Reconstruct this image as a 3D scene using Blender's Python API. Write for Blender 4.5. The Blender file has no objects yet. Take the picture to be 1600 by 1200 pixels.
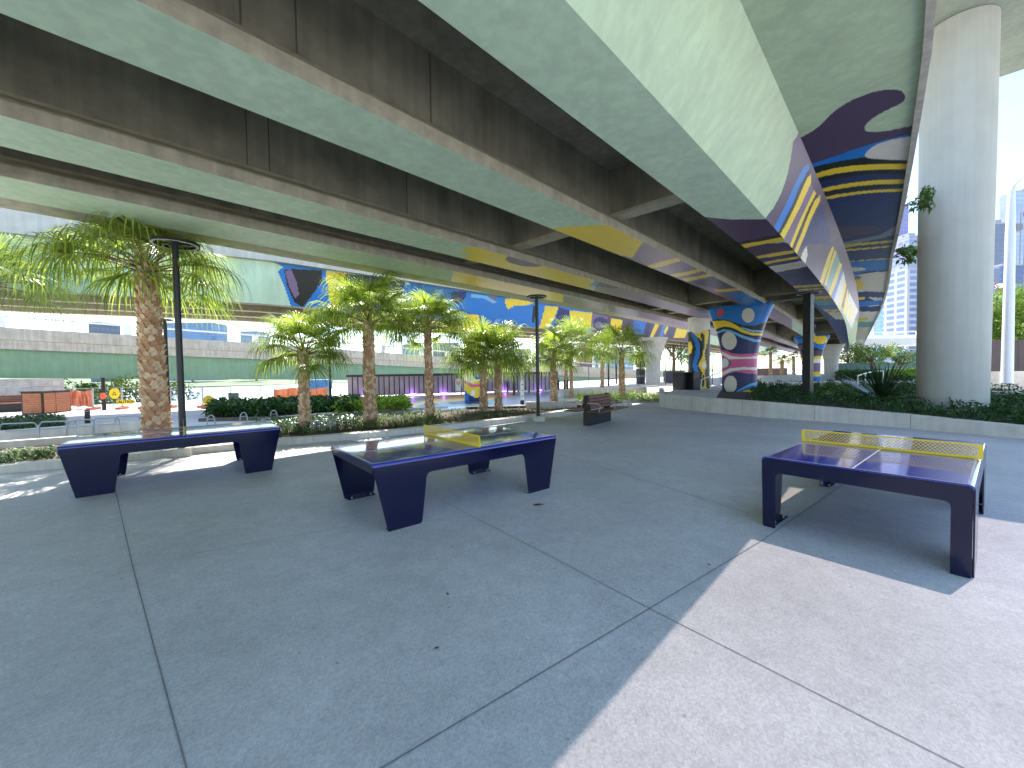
import bpy, bmesh, math, random
import numpy as np
from mathutils import Vector, Matrix
random.seed(7); np.random.seed(7)
C = bpy.context.scene.collection
R = math.radians

# ------------------------------------------------------------------ camera
F, PT, RL, CH = 630.0, 0.0315, -0.015, 1.72
_fw = np.array([0, math.cos(PT), -math.sin(PT)]); _up = np.array([0, math.sin(PT), math.cos(PT)]); _rt = np.array([1., 0, 0])
RT = math.cos(RL)*_rt + math.sin(RL)*_up; UP = -math.sin(RL)*_rt + math.cos(RL)*_up
cd = bpy.data.cameras.new('camera'); cam = bpy.data.objects.new('camera', cd); C.objects.link(cam)
cd.sensor_width = 36; cd.lens = 36*F/1600; cd.clip_start = 0.05; cd.clip_end = 6000
m = Matrix.Identity(4)
for i in range(3):
    m[i][0] = RT[i]; m[i][1] = UP[i]; m[i][2] = -_fw[i]
m[2][3] = CH
cam.matrix_world = m
bpy.context.scene.camera = cam

# ------------------------------------------------------------------ sky, sun, exposure
SUNH = Vector((-.25, .785, 1.0)).normalized()          # towards the sun
elev = math.asin(SUNH.z); azim = math.atan2(SUNH.x, SUNH.y)
w = bpy.data.worlds.new("World"); bpy.context.scene.world = w; w.use_nodes = True
nt = w.node_tree; N = nt.nodes; Lk = nt.links
bg = N['Background']; bg.inputs[1].default_value = 0.145
sky = N.new('ShaderNodeTexSky'); sky.sky_type = 'NISHITA'; sky.sun_disc = False
sky.sun_elevation = elev; sky.sun_rotation = azim; sky.air_density = 1.0; sky.dust_density = .4; sky.ozone_density = 3.0
tc = N.new('ShaderNodeTexCoord'); mp = N.new('ShaderNodeMapping'); mp.inputs['Scale'].default_value = (1.2, 1.2, 3.5)
nz = N.new('ShaderNodeTexNoise'); nz.inputs['Scale'].default_value = 2.6; nz.inputs['Detail'].default_value = 9; nz.inputs['Roughness'].default_value = .62
rp = N.new('ShaderNodeValToRGB'); rp.color_ramp.elements[0].position = .42; rp.color_ramp.elements[1].position = .70
rp.color_ramp.elements[0].color = (.04, .04, .04, 1); rp.color_ramp.elements[1].color = (.5, .5, .5, 1)
mx = N.new('ShaderNodeMix'); mx.data_type = 'RGBA'; mx.inputs['B'].default_value = (2.5, 3.1, 4.2, 1)
Lk.new(tc.outputs['Generated'], mp.inputs[0]); Lk.new(mp.outputs[0], nz.inputs[0]); Lk.new(nz.outputs[0], rp.inputs[0])
Lk.new(rp.outputs[0], mx.inputs['Factor']); Lk.new(sky.outputs[0], mx.inputs['A']); Lk.new(mx.outputs['Result'], bg.inputs[0])
sd = bpy.data.lights.new('sun', 'SUN'); sd.energy = 4.2; sd.angle = R(.5); sd.color = (1, .95, .88)
so = bpy.data.objects.new('sun', sd); C.objects.link(so)
so.rotation_euler = (-SUNH).to_track_quat('-Z', 'Y').to_euler()
# sunlight thrown back by the glass towers on the right: falls only on the right part of the plaza
gd = bpy.data.lights.new('tower_reflection', 'SPOT'); gd.energy = 190000; gd.color = (1, .83, .76)
gd.spot_size = R(8.0); gd.spot_blend = .25; gd.shadow_soft_size = .35
go = bpy.data.objects.new('tower_reflection', gd); C.objects.link(go)
gdir = Vector((.561, .292, 1)); go.location = Vector((3.2, 1.5, 0)) + gdir*115
go.rotation_euler = (-gdir).to_track_quat('-Z', 'Y').to_euler()
sc = bpy.context.scene
sc.view_settings.view_transform = 'Standard'; sc.view_settings.look = 'None'; sc.view_settings.gamma = 1
sc.view_settings.exposure = 1.82
sc.render.resolution_x = 1024; sc.render.resolution_y = 768
sc.cycles.max_bounces = 8; sc.cycles.diffuse_bounces = 5; sc.cycles.transparent_max_bounces = 16

# ------------------------------------------------------------------ measuring helpers (photo measurements -> metres)
def ray(u, v): return _fw + (u-800)/F*RT - (v-600)/F*UP
def GZ(u, v, z=0.):
    d = ray(u, v); t = (z-CH)/d[2]; return Vector((d[0]*t, d[1]*t, z))
def GY(u, v, y):
    d = ray(u, v); t = y/d[1]; return Vector((d[0]*t, y, CH+d[2]*t))
def pix(P):
    P = np.asarray(P, float)-np.array([0, 0, CH]); z = P@_fw; z = np.where(z < .3, np.nan, z)
    return 800+F*(P@RT)/z, 600-F*(P@UP)/z
TH = R(46); AV = Vector((math.cos(TH), math.sin(TH), 0)); SV = Vector((math.sin(TH), -math.cos(TH), 0))
def curv(a): return -0.0009*max(0, a-8)**2 if a < 45 else -0.0009*37**2-.0666*(a-45)
def wedge(a): return .16-.36*min(1, max(0, (a-8)/14))
def BP(a, s, z, cv=True):
    p = AV*a + SV*(s+(curv(a) if cv else 0)); return (p.x, p.y, z)
def lin(c): return tuple((x/255/12.92 if x/255 <= .04045 else ((x/255+.055)/1.055)**2.4) for x in c)+(1,)

# ------------------------------------------------------------------ materials
MATS = {}
def mat(name, col, rough=.6, var=.12, scale=6., bump=0., bscale=60., metal=0., spec=.5, lin_=False, streak=0., coat=0.):
    if name in MATS: return MATS[name]
    M = bpy.data.materials.new(name); M.use_nodes = True; t = M.node_tree; n = t.nodes; l = t.links
    b = n['Principled BSDF']; b.inputs['Roughness'].default_value = rough; b.inputs['Metallic'].default_value = metal
    b.inputs['Specular IOR Level'].default_value = spec
    if coat: b.inputs['Coat Weight'].default_value = coat; b.inputs['Coat Roughness'].default_value = .05
    c = col if lin_ else lin(col); c = tuple(c[:3])+(1,)
    co = n.new('ShaderNodeTexCoord')
    last = None
    if var > 0:
        z = n.new('ShaderNodeTexNoise'); z.inputs['Scale'].default_value = scale; z.inputs['Detail'].default_value = 8; z.inputs['Roughness'].default_value = .6
        l.new(co.outputs['Object'], z.inputs[0])
        r = n.new('ShaderNodeValToRGB'); r.color_ramp.elements[0].position = .3; r.color_ramp.elements[1].position = .7
        r.color_ramp.elements[0].color = tuple(max(0, x*(1-var)) for x in c[:3])+(1,); r.color_ramp.elements[1].color = tuple(min(1, x*(1+var)) for x in c[:3])+(1,)
        l.new(z.outputs[0], r.inputs[0]); last = r.outputs[0]
        if streak > 0:
            mpn = n.new('ShaderNodeMapping'); mpn.inputs['Scale'].default_value = (3.2, 3.2, .12)
            z2 = n.new('ShaderNodeTexNoise'); z2.inputs['Scale'].default_value = 2.2; z2.inputs['Detail'].default_value = 6
            l.new(co.outputs['Object'], mpn.inputs[0]); l.new(mpn.outputs[0], z2.inputs[0])
            r2 = n.new('ShaderNodeValToRGB'); r2.color_ramp.elements[0].position = .42; r2.color_ramp.elements[1].position = .62
            r2.color_ramp.elements[0].color = (1-streak,)*3+(1,); r2.color_ramp.elements[1].color = (1, 1, 1, 1)
            mm = n.new('ShaderNodeMix'); mm.data_type = 'RGBA'; mm.blend_type = 'MULTIPLY'; mm.inputs['Factor'].default_value = 1
            l.new(z2.outputs[0], r2.inputs[0]); l.new(last, mm.inputs['A']); l.new(r2.outputs[0], mm.inputs['B']); last = mm.outputs['Result']
        l.new(last, b.inputs['Base Color'])
        rr = n.new('ShaderNodeMapRange'); rr.inputs['To Min'].default_value = max(0, rough-.08); rr.inputs['To Max'].default_value = min(1, rough+.08)
        l.new(z.outputs[0], rr.inputs[0]); l.new(rr.outputs[0], b.inputs['Roughness'])
    else: b.inputs['Base Color'].default_value = c
    if bump > 0:
        z = n.new('ShaderNodeTexNoise'); z.inputs['Scale'].default_value = bscale; z.inputs['Detail'].default_value = 5
        bp_ = n.new('ShaderNodeBump'); bp_.inputs['Strength'].default_value = bump; bp_.inputs['Distance'].default_value = .02
        l.new(co.outputs['Object'], z.inputs[0]); l.new(z.outputs[0], bp_.inputs['Height']); l.new(bp_.outputs[0], b.inputs['Normal'])
    MATS[name] = M; return M

def leafmat(name, c1, c2, rough=.45, trans=.35, scale=1.5):
    if name in MATS: return MATS[name]
    M = bpy.data.materials.new(name); M.use_nodes = True; t = M.node_tree; n = t.nodes; l = t.links
    b = n['Principled BSDF']; b.inputs['Roughness'].default_value = rough
    co = n.new('ShaderNodeTexCoord'); z = n.new('ShaderNodeTexNoise'); z.inputs['Scale'].default_value = scale; z.inputs['Detail'].default_value = 4
    gi = n.new('ShaderNodeNewGeometry')
    ad = n.new('ShaderNodeMath'); ad.operation = 'ADD'; mu = n.new('ShaderNodeMath'); mu.operation = 'MULTIPLY'; mu.inputs[1].default_value = .5
    l.new(co.outputs['Object'], z.inputs[0]); l.new(gi.outputs['Random Per Island'], mu.inputs[0]); l.new(z.outputs[0], ad.inputs[0]); l.new(mu.outputs[0], ad.inputs[1])
    r = n.new('ShaderNodeValToRGB'); r.color_ramp.elements[0].position = .4; r.color_ramp.elements[1].position = 1.0
    r.color_ramp.elements[0].color = c1+(1,); r.color_ramp.elements[1].color = c2+(1,)
    l.new(ad.outputs[0], r.inputs[0]); l.new(r.outputs[0], b.inputs['Base Color'])
    tr = n.new('ShaderNodeBsdfTranslucent'); l.new(r.outputs[0], tr.inputs[0]); ms = n.new('ShaderNodeMixShader'); ms.inputs[0].default_value = trans
    out = [x for x in n if x.type == 'OUTPUT_MATERIAL'][0]
    l.new(b.outputs[0], ms.inputs[1]); l.new(tr.outputs[0], ms.inputs[2]); l.new(ms.outputs[0], out.inputs[0])
    MATS[name] = M; return M

def aggregate(name, col, speck=.25):
    M = bpy.data.materials.new(name); M.use_nodes = True; t = M.node_tree; n = t.nodes; l = t.links
    b = n['Principled BSDF']; b.inputs['Roughness'].default_value = .62; b.inputs['Specular IOR Level'].default_value = .35
    co = n.new('ShaderNodeTexCoord')
    def noise(s, d=6, ro=.6):
        z = n.new('ShaderNodeTexNoise'); z.inputs['Scale'].default_value = s; z.inputs['Detail'].default_value = d; z.inputs['Roughness'].default_value = ro
        l.new(co.outputs['Object'], z.inputs[0]); return z
    def ramp(src, p0, c0, p1, c1):
        r = n.new('ShaderNodeValToRGB'); r.color_ramp.elements[0].position = p0; r.color_ramp.elements[1].position = p1
        r.color_ramp.elements[0].color = (c0,)*3+(1,); r.color_ramp.elements[1].color = (c1,)*3+(1,); l.new(src, r.inputs[0]); return r.outputs[0]
    def mul(a, b_, f=1.):
        mm = n.new('ShaderNodeMix'); mm.data_type = 'RGBA'; mm.blend_type = 'MULTIPLY'; mm.inputs['Factor'].default_value = f
        l.new(a, mm.inputs['A']) if not isinstance(a, tuple) else setattr(mm.inputs['A'], 'default_value', a)
        l.new(b_, mm.inputs['B']); return mm.outputs['Result']
    big = ramp(noise(.55, 5).outputs[0], .3, .82, .7, 1.08)
    mid = ramp(noise(5, 8, .7).outputs[0], .3, .88, .72, 1.08)
    v = n.new('ShaderNodeTexVoronoi'); v.inputs['Scale'].default_value = 95; l.new(co.outputs['Object'], v.inputs[0])
    sp = ramp(v.outputs['Color'], .08, 1-speck, .95, 1+speck*.8)
    v2 = n.new('ShaderNodeTexVoronoi'); v2.inputs['Scale'].default_value = 40; l.new(co.outputs['Object'], v2.inputs[0])
    sp2 = ramp(v2.outputs['Color'], .0, .88, .25, 1.0)
    v3 = n.new('ShaderNodeTexVoronoi'); v3.inputs['Scale'].default_value = 3.2; l.new(co.outputs['Object'], v3.inputs[0]); dots = ramp(v3.outputs['Distance'], .018, .62, .045, 1.0)
    st = ramp(noise(1.7, 9, .75).outputs[0], .60, 1.0, .78, .78)
    c = mul(mul(mul(mul(mul(mul(tuple(col)+(1,), big), mid), sp), sp2), st), dots)
    l.new(c, b.inputs['Base Color'])
    bp_ = n.new('ShaderNodeBump'); bp_.inputs['Strength'].default_value = .25; bp_.inputs['Distance'].default_value = .004
    l.new(v.outputs['Distance'], bp_.inputs['Height']); l.new(bp_.outputs[0], b.inputs['Normal'])
    MATS[name] = M; return M

# ------------------------------------------------------------------ mesh builder
class MB:
    def __init__(s): s.v = []; s.f = []; s.mi = []; s.smooth = False
    def add(s, vs, fs, mi=0):
        o = len(s.v); s.v += [tuple(p) for p in vs]; s.f += [tuple(i+o for i in f) for f in fs]; s.mi += [mi]*len(fs); return s
    def box(s, c, d, rz=0, mi=0, tilt=None):
        x, y, z = [q/2 for q in d]; M = Matrix.Translation(c) @ Matrix.Rotation(rz, 4, 'Z')
        if tilt: M = M @ Matrix.Rotation(tilt[1], 4, tilt[0])
        vs = [M @ Vector(p) for p in ((-x,-y,-z),(x,-y,-z),(x,y,-z),(-x,y,-z),(-x,-y,z),(x,-y,z),(x,y,z),(-x,y,z))]
        return s.add(vs, [(0,3,2,1),(4,5,6,7),(0,1,5,4),(1,2,6,5),(2,3,7,6),(3,0,4,7)], mi)
    def tube(s, pts, rad, n=8, mi=0, cap=True):
        pts = [Vector(p) for p in pts]; k = len(pts); rr = rad if hasattr(rad, '__len__') else [rad]*k; vs = []; prev = None
        for i, p in enumerate(pts):
            d = (pts[min(i+1, k-1)]-pts[max(i-1, 0)]).normalized()
            if prev is None:
                a = Vector((0, 0, 1)) if abs(d.z) < .9 else Vector((1, 0, 0)); x = d.cross(a).normalized()
            else: x = (prev-d*prev.dot(d)).normalized()
            prev = x; y = d.cross(x)
            for j in range(n):
                t = 2*math.pi*j/n; vs.append(p+(x*math.cos(t)+y*math.sin(t))*rr[i])
        fs = [(i*n+j, i*n+(j+1)%n, (i+1)*n+(j+1)%n, (i+1)*n+j) for i in range(k-1) for j in range(n)]
        if cap: fs += [tuple(range(n))[::-1], tuple(range((k-1)*n, k*n))]
        return s.add(vs, fs, mi)
    def lathe(s, prof, c=(0, 0, 0), n=24, mi=0):
        vs = [(c[0]+r*math.cos(2*math.pi*j/n), c[1]+r*math.sin(2*math.pi*j/n), c[2]+z) for r, z in prof for j in range(n)]
        k = len(prof); fs = [(i*n+j, i*n+(j+1)%n, (i+1)*n+(j+1)%n, (i+1)*n+j) for i in range(k-1) for j in range(n)]
        fs += [tuple(range(n))[::-1], tuple(range((k-1)*n, k*n))]
        return s.add(vs, fs, mi)
    def prism(s, poly, z0, z1, mi=0):       # poly = list of (x,y)
        n = len(poly); vs = [(x, y, z0) for x, y in poly]+[(x, y, z1) for x, y in poly]
        return s.add(vs, [tuple(range(n))[::-1], tuple(range(n, 2*n))]+[(i, (i+1)%n, n+(i+1)%n, n+i) for i in range(n)], mi)
    def plate(s, poly, org, ax, ay, th, mi=0):   # 2-D outline in plane (org, ax, ay), thickness along ax x ay
        org, ax, ay = Vector(org), Vector(ax), Vector(ay); nn = ax.cross(ay).normalized()*th; n = len(poly)
        a = [org+ax*x+ay*y for x, y in poly]; b = [p+nn for p in a]
        return s.add(a+b, [tuple(range(n))[::-1], tuple(range(n, 2*n))]+[(i, (i+1)%n, n+(i+1)%n, n+i) for i in range(n)], mi)
    def sweep(s, path, prof, mi=0):   # path: list of (x,y[,scale]); prof closed list of (offset to right, z)
        k = len(path); n = len(prof); vs = []
        for i in range(k):
            a = Vector(path[max(i-1, 0)][:2]); b = Vector(path[min(i+1, k-1)][:2]); d = (b-a).normalized(); r = Vector((d.y, -d.x)); p = Vector(path[i][:2])
            hs = path[i][2] if len(path[i]) > 2 else 1
            for o, z in prof: q = p+r*o; vs.append((q.x, q.y, z*hs))
        fs = [(i*n+j, i*n+(j+1)%n, (i+1)*n+(j+1)%n, (i+1)*n+j) for i in range(k-1) for j in range(n)]
        fs += [tuple(range(n))[::-1], tuple(range((k-1)*n, k*n))]
        return s.add(vs, fs, mi)
    def build(s, name, mats, parent=None, smooth=False, bevel=0, loc=None):
        me = bpy.data.meshes.new(name); me.from_pydata(s.v, [], s.f)
        if not isinstance(mats, (list, tuple)): mats = [mats]
        for q in mats: me.materials.append(q)
        me.polygons.foreach_set('material_index', s.mi)
        bm = bmesh.new(); bm.from_mesh(me)
        if len(s.f) < 20000: bmesh.ops.recalc_face_normals(bm, faces=bm.faces)
        bm.to_mesh(me); bm.free()
        if smooth:
            me.polygons.foreach_set('use_smooth', [True]*len(me.polygons)); me.set_sharp_from_angle(angle=R(40))
        me.update(); o = bpy.data.objects.new(name, me); C.objects.link(o)
        if bevel:
            b = o.modifiers.new('bevel', 'BEVEL'); b.width = bevel; b.segments = 2; b.limit_method = 'ANGLE'; b.angle_limit = R(40)
        if loc is not None: o.location = loc
        if parent: o.parent = parent
        return o

def tag(o, label=None, cat=None, group=None, kind=None):
    if label: o['label'] = label
    if cat: o['category'] = cat
    if group: o['group'] = group
    if kind: o['kind'] = kind
    return o
def thing(name, loc, label, cat, rz=0, group=None, kind=None):
    o = bpy.data.objects.new(name, None); C.objects.link(o); o.location = loc; o.rotation_euler = (0, 0, rz)
    o.empty_display_size = .2; return tag(o, label, cat, group, kind)
def copy_tree(o, parent=None):
    c = o.copy(); C.objects.link(c); c.parent = parent
    for ch in list(o.children): copy_tree(ch, c)
    return c

def inpoly(x, y, poly):
    r = np.zeros(x.shape, bool); n = len(poly)
    for i in range(n):
        x1, y1 = poly[i]; x2, y2 = poly[(i+1) % n]
        if y1 == y2: continue
        c = ((y1 > y) != (y2 > y)) & (x < (x2-x1)*(y-y1)/(y2-y1)+x1); r ^= c
    return r
def T(ox, oy, k, pts): return [(ox+x/k, oy+y/k) for x, y in pts]
def ell(cx, cy, rx, ry, rot=0, n=20):
    return [(cx+rx*math.cos(t)*math.cos(rot)-ry*math.sin(t)*math.sin(rot), cy+rx*math.cos(t)*math.sin(rot)+ry*math.sin(t)*math.cos(rot)) for t in [2*math.pi*i/n for i in range(n)]]

PCOL = dict(green=(204,228,196), wgreen=(186,204,168), purple=(84,66,92), navy=(36,46,104), blue=(28,122,204), lblue=(116,186,232), yellow=(246,212,50),
            black=(26,28,32), beige=(224,217,202), white=(240,238,232), pink=(226,100,152), red=(214,72,92), mauve=(128,104,136),
            orange=(236,150,40), grey=(150,150,160), dgreen=(122,158,130), teal=(120,170,165), rock=(120,70,58))
def pmat(k): return mat('paint_'+k, PCOL[k], .5, .09, 1.6, streak=.10) if 'green' in k else mat('paint_'+k, PCOL[k], rough=.34 if k not in ('green', 'dgreen') else .5, var=.06 if k != 'green' else .09, scale=3., spec=.45)
def painted(name, fn, us, vs, default, polys, parent, probe=None, smooth=False, extra=None):
    """a surface sampled as a fine grid; each cell takes the paint colour measured for its place"""
    U, V = len(us), len(vs); P = np.array([[fn(a, b) for b in vs] for a in us], float)
    q = np.array([[(probe or fn)(.5*(us[i]+us[i+1]), .5*(vs[j]+vs[j+1])) for j in range(V-1)] for i in range(U-1)], float).reshape(-1, 3)
    x, y = pix(q); keys = [default]; idx = np.zeros(len(q), int); ok = ~np.isnan(x); x = np.nan_to_num(x, nan=-9e9); y = np.nan_to_num(y, nan=-9e9)
    for col, poly in polys:
        if col not in keys: keys.append(col)
        idx[ok & inpoly(x, y, poly)] = keys.index(col)
    if extra is not None: idx = extra(idx, keys, us, vs)
    fs = [(i*V+j, (i+1)*V+j, (i+1)*V+j+1, i*V+j+1) for i in range(U-1) for j in range(V-1)]
    me = bpy.data.meshes.new(name); me.from_pydata(P.reshape(-1, 3).tolist(), [], fs)
    for k in keys: me.materials.append(pmat(k))
    me.polygons.foreach_set('material_index', idx.astype(np.int32))
    if smooth: me.polygons.foreach_set('use_smooth', [True]*len(fs))
    me.update(); o = bpy.data.objects.new(name, me); C.objects.link(o); o.parent = parent; return o

# common materials
CONC = mat('concrete', (186,180,166), .75, .16, 2.5, .15, 40, streak=.18)
CONCL = mat('pale_concrete', (205,200,190), .75, .1, 3, .12, 50, streak=.1)
CONCD = mat('unpainted_girder_concrete', (146,140,118), .82, .30, 1.3, .2, 30, streak=.16)
CONCB = mat('girder_flange_concrete', (184,176,150), .8, .2, 4, .2, 40, streak=.14)
BLACK = mat('black_metal', (24,24,27), .4, .08, 8, metal=.0, spec=.5)
STEEL = mat('galvanised_steel', (165,168,170), .35, .1, 20, metal=.8)
WHITE = mat('white_paint', (225,225,222), .45, .04)
SOIL = mat('soil', (72,58,44), .95, .3, 12, .5, 60)
WOOD = mat('dark_timber', (104,62,48), .5, .35, 9, .15, 80)
WOODL = mat('warm_timber', (168,104,70), .5, .3, 9, .15, 80)
NAVY = mat('navy_powder_coat', (0.002,0.003,0.030), .16, .0, lin_=True, spec=.5, coat=.15)
TOP = mat('glossy_table_top', (0.028,0.034,0.28), .10, .05, 3, lin_=True, spec=.6, coat=.5)
exec_order = 1

# ------------------------------------------------------------------ ground, water
PLAZA = aggregate('exposed_aggregate_concrete', (.545, .54, .54), .17)
PATHM = aggregate('path_concrete', (.58, .57, .55), .12)
g = MB(); pts = []
def AS(a, s, z=0): p = AV*a+SV*s; return (p.x, p.y, z)
g.add([AS(-60, -37), AS(900, -37), AS(900, 900), AS(-60, 300)], [(0, 1, 2, 3)])
tag(g.build('ground', PATHM), kind='structure')
g = MB(); g.add([AS(-900, -37.2, -2.6), AS(1500, -37.2, -2.6), AS(1500, -1500, -2.6), AS(-900, -1500, -2.6)], [(0, 1, 2, 3)])
WAT = mat('river_water', (176,186,190), .2, .15, .05, .5, 1.2, spec=.8)
tag(g.build('river', WAT), kind='structure')
g = MB(); g.box(Vector(AS(420, -37.1, -1.32)), (960, .3, 2.56), TH); tag(g.build('quay_wall', CONC), kind='structure')
g = MB(); p = [AS(-900, -190, -2.4), AS(1500, -190, -2.4), AS(1500, -1400, 3), AS(-900, -1400, 3)]; g.add(p, [(0, 1, 2, 3)])
tag(g.build('far_riverbank', mat('bank_green', (92,108,70), .9, .4, .05)), kind='structure')
# plaza sheet
LK = [(-260, 770), (0, 741), (95, 733), (250, 716), (435, 697), (600, 683), (780, 663), (905, 645), (988, 635)]
RW = [(1030, 636), (1110, 645), (1200, 653), (1300, 660), (1400, 668), (1500, 677), (1600, 686), (1800, 706), (2100, 740)]
lk = [GZ(*q) for q in LK]; rw = [GZ(*q) for q in RW]
poly = [p.to_tuple() for p in lk]+[GZ(1008, 634).to_tuple()]+[p.to_tuple() for p in rw]+[(14, -3, 0), (14, -12, 0), (-14, -12, 0), (-14, 5, 0)]
g = MB(); g.add([(x, y, .004) for x, y, z in poly], [tuple(range(len(poly)))[::-1]])
tag(g.build('plaza', PLAZA), kind='structure')
# saw-cut joints
JT = mat('joint_sealant', (128,128,128), .9, .2, 20)
g = MB()
def strip(pxs, w=.010, z=.008):
    P = [GZ(*q) for q in pxs]
    for a, b in zip(P[:-1], P[1:]):
        d = (b-a).normalized(); r = Vector((d.y, -d.x, 0))*w/2
        g.add([(a+r).to_tuple()[:2]+(z,), (b+r).to_tuple()[:2]+(z,), (b-r).to_tuple()[:2]+(z,), (a-r).to_tuple()[:2]+(z,)], [(0, 1, 2, 3)])
strip([(180, 765), (207, 885), (292, 1205)], .008); strip([(-40, 935), (207, 885), (430, 842), (600, 815)], .004)
strip([(690, 783), (860, 870), (1015, 952), (1560, 1230)], .006); strip([(590, 1206), (1015, 952), (1190, 846), (1320, 756)], .009)
strip([(872, 710), (1010, 752), (1170, 803)], .009); strip([(1000, 655), (1120, 690), (1240, 720)], .006)
strip([(700, 700), (1000, 655), (1030, 640)], .006)
tag(g.build('paving_joint', JT), kind='structure')

# ------------------------------------------------------------------ bridge 1 (overhead)
GREEN = pmat('green')
br = thing('bridge', (0, 0, 0), 'elevated road bridge overhead with pale green painted girders and mural at far end', 'bridge')
al = list(np.arange(-40, 7.5, 1.)); a = 7.5
while a < 130: al.append(a); a += max(.03, a*a/2600)
def T6(p): return T(1040, 100, 2.857, p)
def TB(p): return T(600, 300, 2.667, p)
wing = [
 ('navy', T6([(615,470),(887,415),(1100,428),(1200,428),(1300,1300),(700,1300)])),
 ('black', T6([(600,472),(700,440),(887,412),(1000,428),(1150,430),(1150,450),(900,452),(760,468),(630,508),(600,520)])),
 ('purple', T6([(540,360),(570,345),(610,325),(660,297),(700,265),(730,232),(760,205),(795,182),(830,163),(865,147),(900,133),(940,122),(980,115),(1020,113),(1048,118),(1066,132),(1071,148),(1062,168),(1040,181),(1000,200),(960,220),(925,242),(900,262),(887,282),(890,297),(905,303),(950,303),(1000,297),(1060,284),(1160,262),(1160,312),(1060,322),(1000,335),(900,365),(800,400),(700,432),(590,470)])),
 ('blue', T6([(590,470),(700,430),(800,397),(900,362),(1000,334),(1060,320),(1160,305),(1160,316),(1060,328),(1000,340),(960,351),(930,366),(905,384),(890,402),(887,416),(780,433),(700,450),(590,480)])),
 ('beige', T6([(1160,312),(1060,328),(1000,340),(960,351),(930,366),(905,384),(889,405),(893,416),(910,422),(1000,428),(1160,432)])),
 ('yellow', T6([(610,520),(635,500),(700,478),(760,464),(840,453),(900,449),(970,446),(1160,446),(1160,470),(970,470),(900,474),(840,478),(760,490),(700,503),(610,530)])),
 ('black', T6([(610,530),(760,492),(900,476),(1160,472),(1160,490),(900,492),(760,512),(620,545)])),
 ('yellow', T6([(640,572),(700,555),(780,538),(850,527),(950,517),(1160,513),(1160,533),(950,537),(850,546),(780,557),(700,572),(640,590)])),
 ('black', T6([(640,590),(780,558),(950,539),(1160,535),(1160,545),(950,552),(780,576),(640,602)])),
 ('yellow', T6([(655,605),(760,583),(850,570),(950,561),(1160,552),(1160,566),(950,573),(850,583),(760,597),(655,620)])),
 ('purple', T6([(715,740),(760,728),(850,720),(930,722),(958,738),(930,752),(850,768),(730,806)])),
 ('grey', T6([(735,806),(850,785),(960,762),(1030,722),(1045,745),(1040,760),(960,778),(760,820)])),
 ('yellow', T6([(745,815),(850,800),(1060,782),(1060,792),(850,812),(750,830)])), ('yellow', T6([(755,832),(1060,806),(1060,812),(760,840)])),
 ('yellow', T6([(770,884),(1060,862),(1060,870),(775,892)])),
 ('blue', T6([(775,893),(850,880),(1060,868),(1060,915),(900,925),(850,940),(785,950)])),
 ('beige', T6([(790,910),(870,908),(900,915),(870,925),(790,928)])),
 ('beige', T6([(780,952),(900,935),(1060,915),(1060,1300),(780,1300)])),
 ('mauve', T6([(790,955),(860,945),(880,955),(800,970)])), ('yellow', T6([(790,968),(860,960),(885,975),(880,1000),(850,1022),(800,1028)])), ('orange', T6([(800,980),(835,975),(830,990),(805,998)])),
 ('navy', T6([(815,1025),(900,1015),(1000,1020),(1000,1045),(900,1040),(940,1060),(820,1062)])), ('yellow', T6([(825,1045),(890,1038),(890,1050),(828,1058)])),
 ('blue', T6([(825,1062),(980,1055),(980,1075),(830,1085)])), ('navy', T6([(828,1085),(960,1080),(955,1105),(832,1105)])),
 ('yellow', T6([(845,1135),(900,1130),(900,1145),(850,1150)])), ('teal', T6([(835,1150),(930,1150),(920,1175),(838,1175)])),
]
web = [
 ('purple', T6([(600,300),(570,345),(562,400),(550,470),(532,535),(510,590),(480,645),(430,705),(470,760),(1000,1300),(900,400)])),
 ('blue', T6([(640,440),(615,462),(590,510),(560,575),(530,640),(482,735),(500,757),(530,700),(570,620),(600,540),(640,470)])),
 ('black', T6([(640,470),(600,540),(570,620),(500,757),(510,775),(560,690),(600,600),(640,500)])),
 ('yellow', T6([(650,490),(632,510),(605,570),(575,640),(540,710),(500,780),(518,802),(560,720),(600,640),(650,530)])),
 ('mauve', T6([(650,530),(600,640),(518,802),(550,838),(600,700),(665,575)])),
 ('yellow', T6([(665,560),(650,590),(620,655),(590,720),(545,835),(556,842),(605,722),(640,640),(672,580)])),
 ('black', T6([(672,582),(640,640),(556,842),(566,850),(620,700),(680,600)])),
 ('yellow', T6([(690,585),(665,610),(635,680),(605,760),(568,850),(580,862),(620,770),(650,690),(690,610)])),
 ('navy', T6([(695,620),(640,720),(600,820),(640,800),(740,810),(730,730)])),
 ('beige', T6([(630,810),(612,840),(602,870),(603,900),(615,903),(626,885),(634,850)])),
 ('yellow', T6([(745,812),(720,870),(690,965),(686,980),(700,985),(730,900),(752,822)])), ('yellow', T6([(755,830),(735,890),(708,985),(716,990),(742,905),(764,838)])),
 ('teal', T6([(764,840),(716,990),(735,1020),(780,890)])), ('yellow', T6([(778,885),(750,960),(722,1035),(735,1045),(765,970),(788,895)])),
 ('blue', T6([(786,905),(760,985),(738,1048),(748,1062),(775,990),(792,925)])), ('beige', T6([(794,925),(748,1062),(775,1095),(805,980)])),
 ('yellow', T6([(800,970),(785,1030),(770,1085),(780,1100),(800,1020),(808,985)])), ('yellow', T6([(814,1000),(800,1060),(792,1110),(803,1125),(818,1060)])),
 ('beige', T6([(820,1020),(805,1130),(830,1180),(860,1100)])), ('yellow', T6([(826,1060),(815,1120),(825,1150),(834,1090)])),
]
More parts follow.
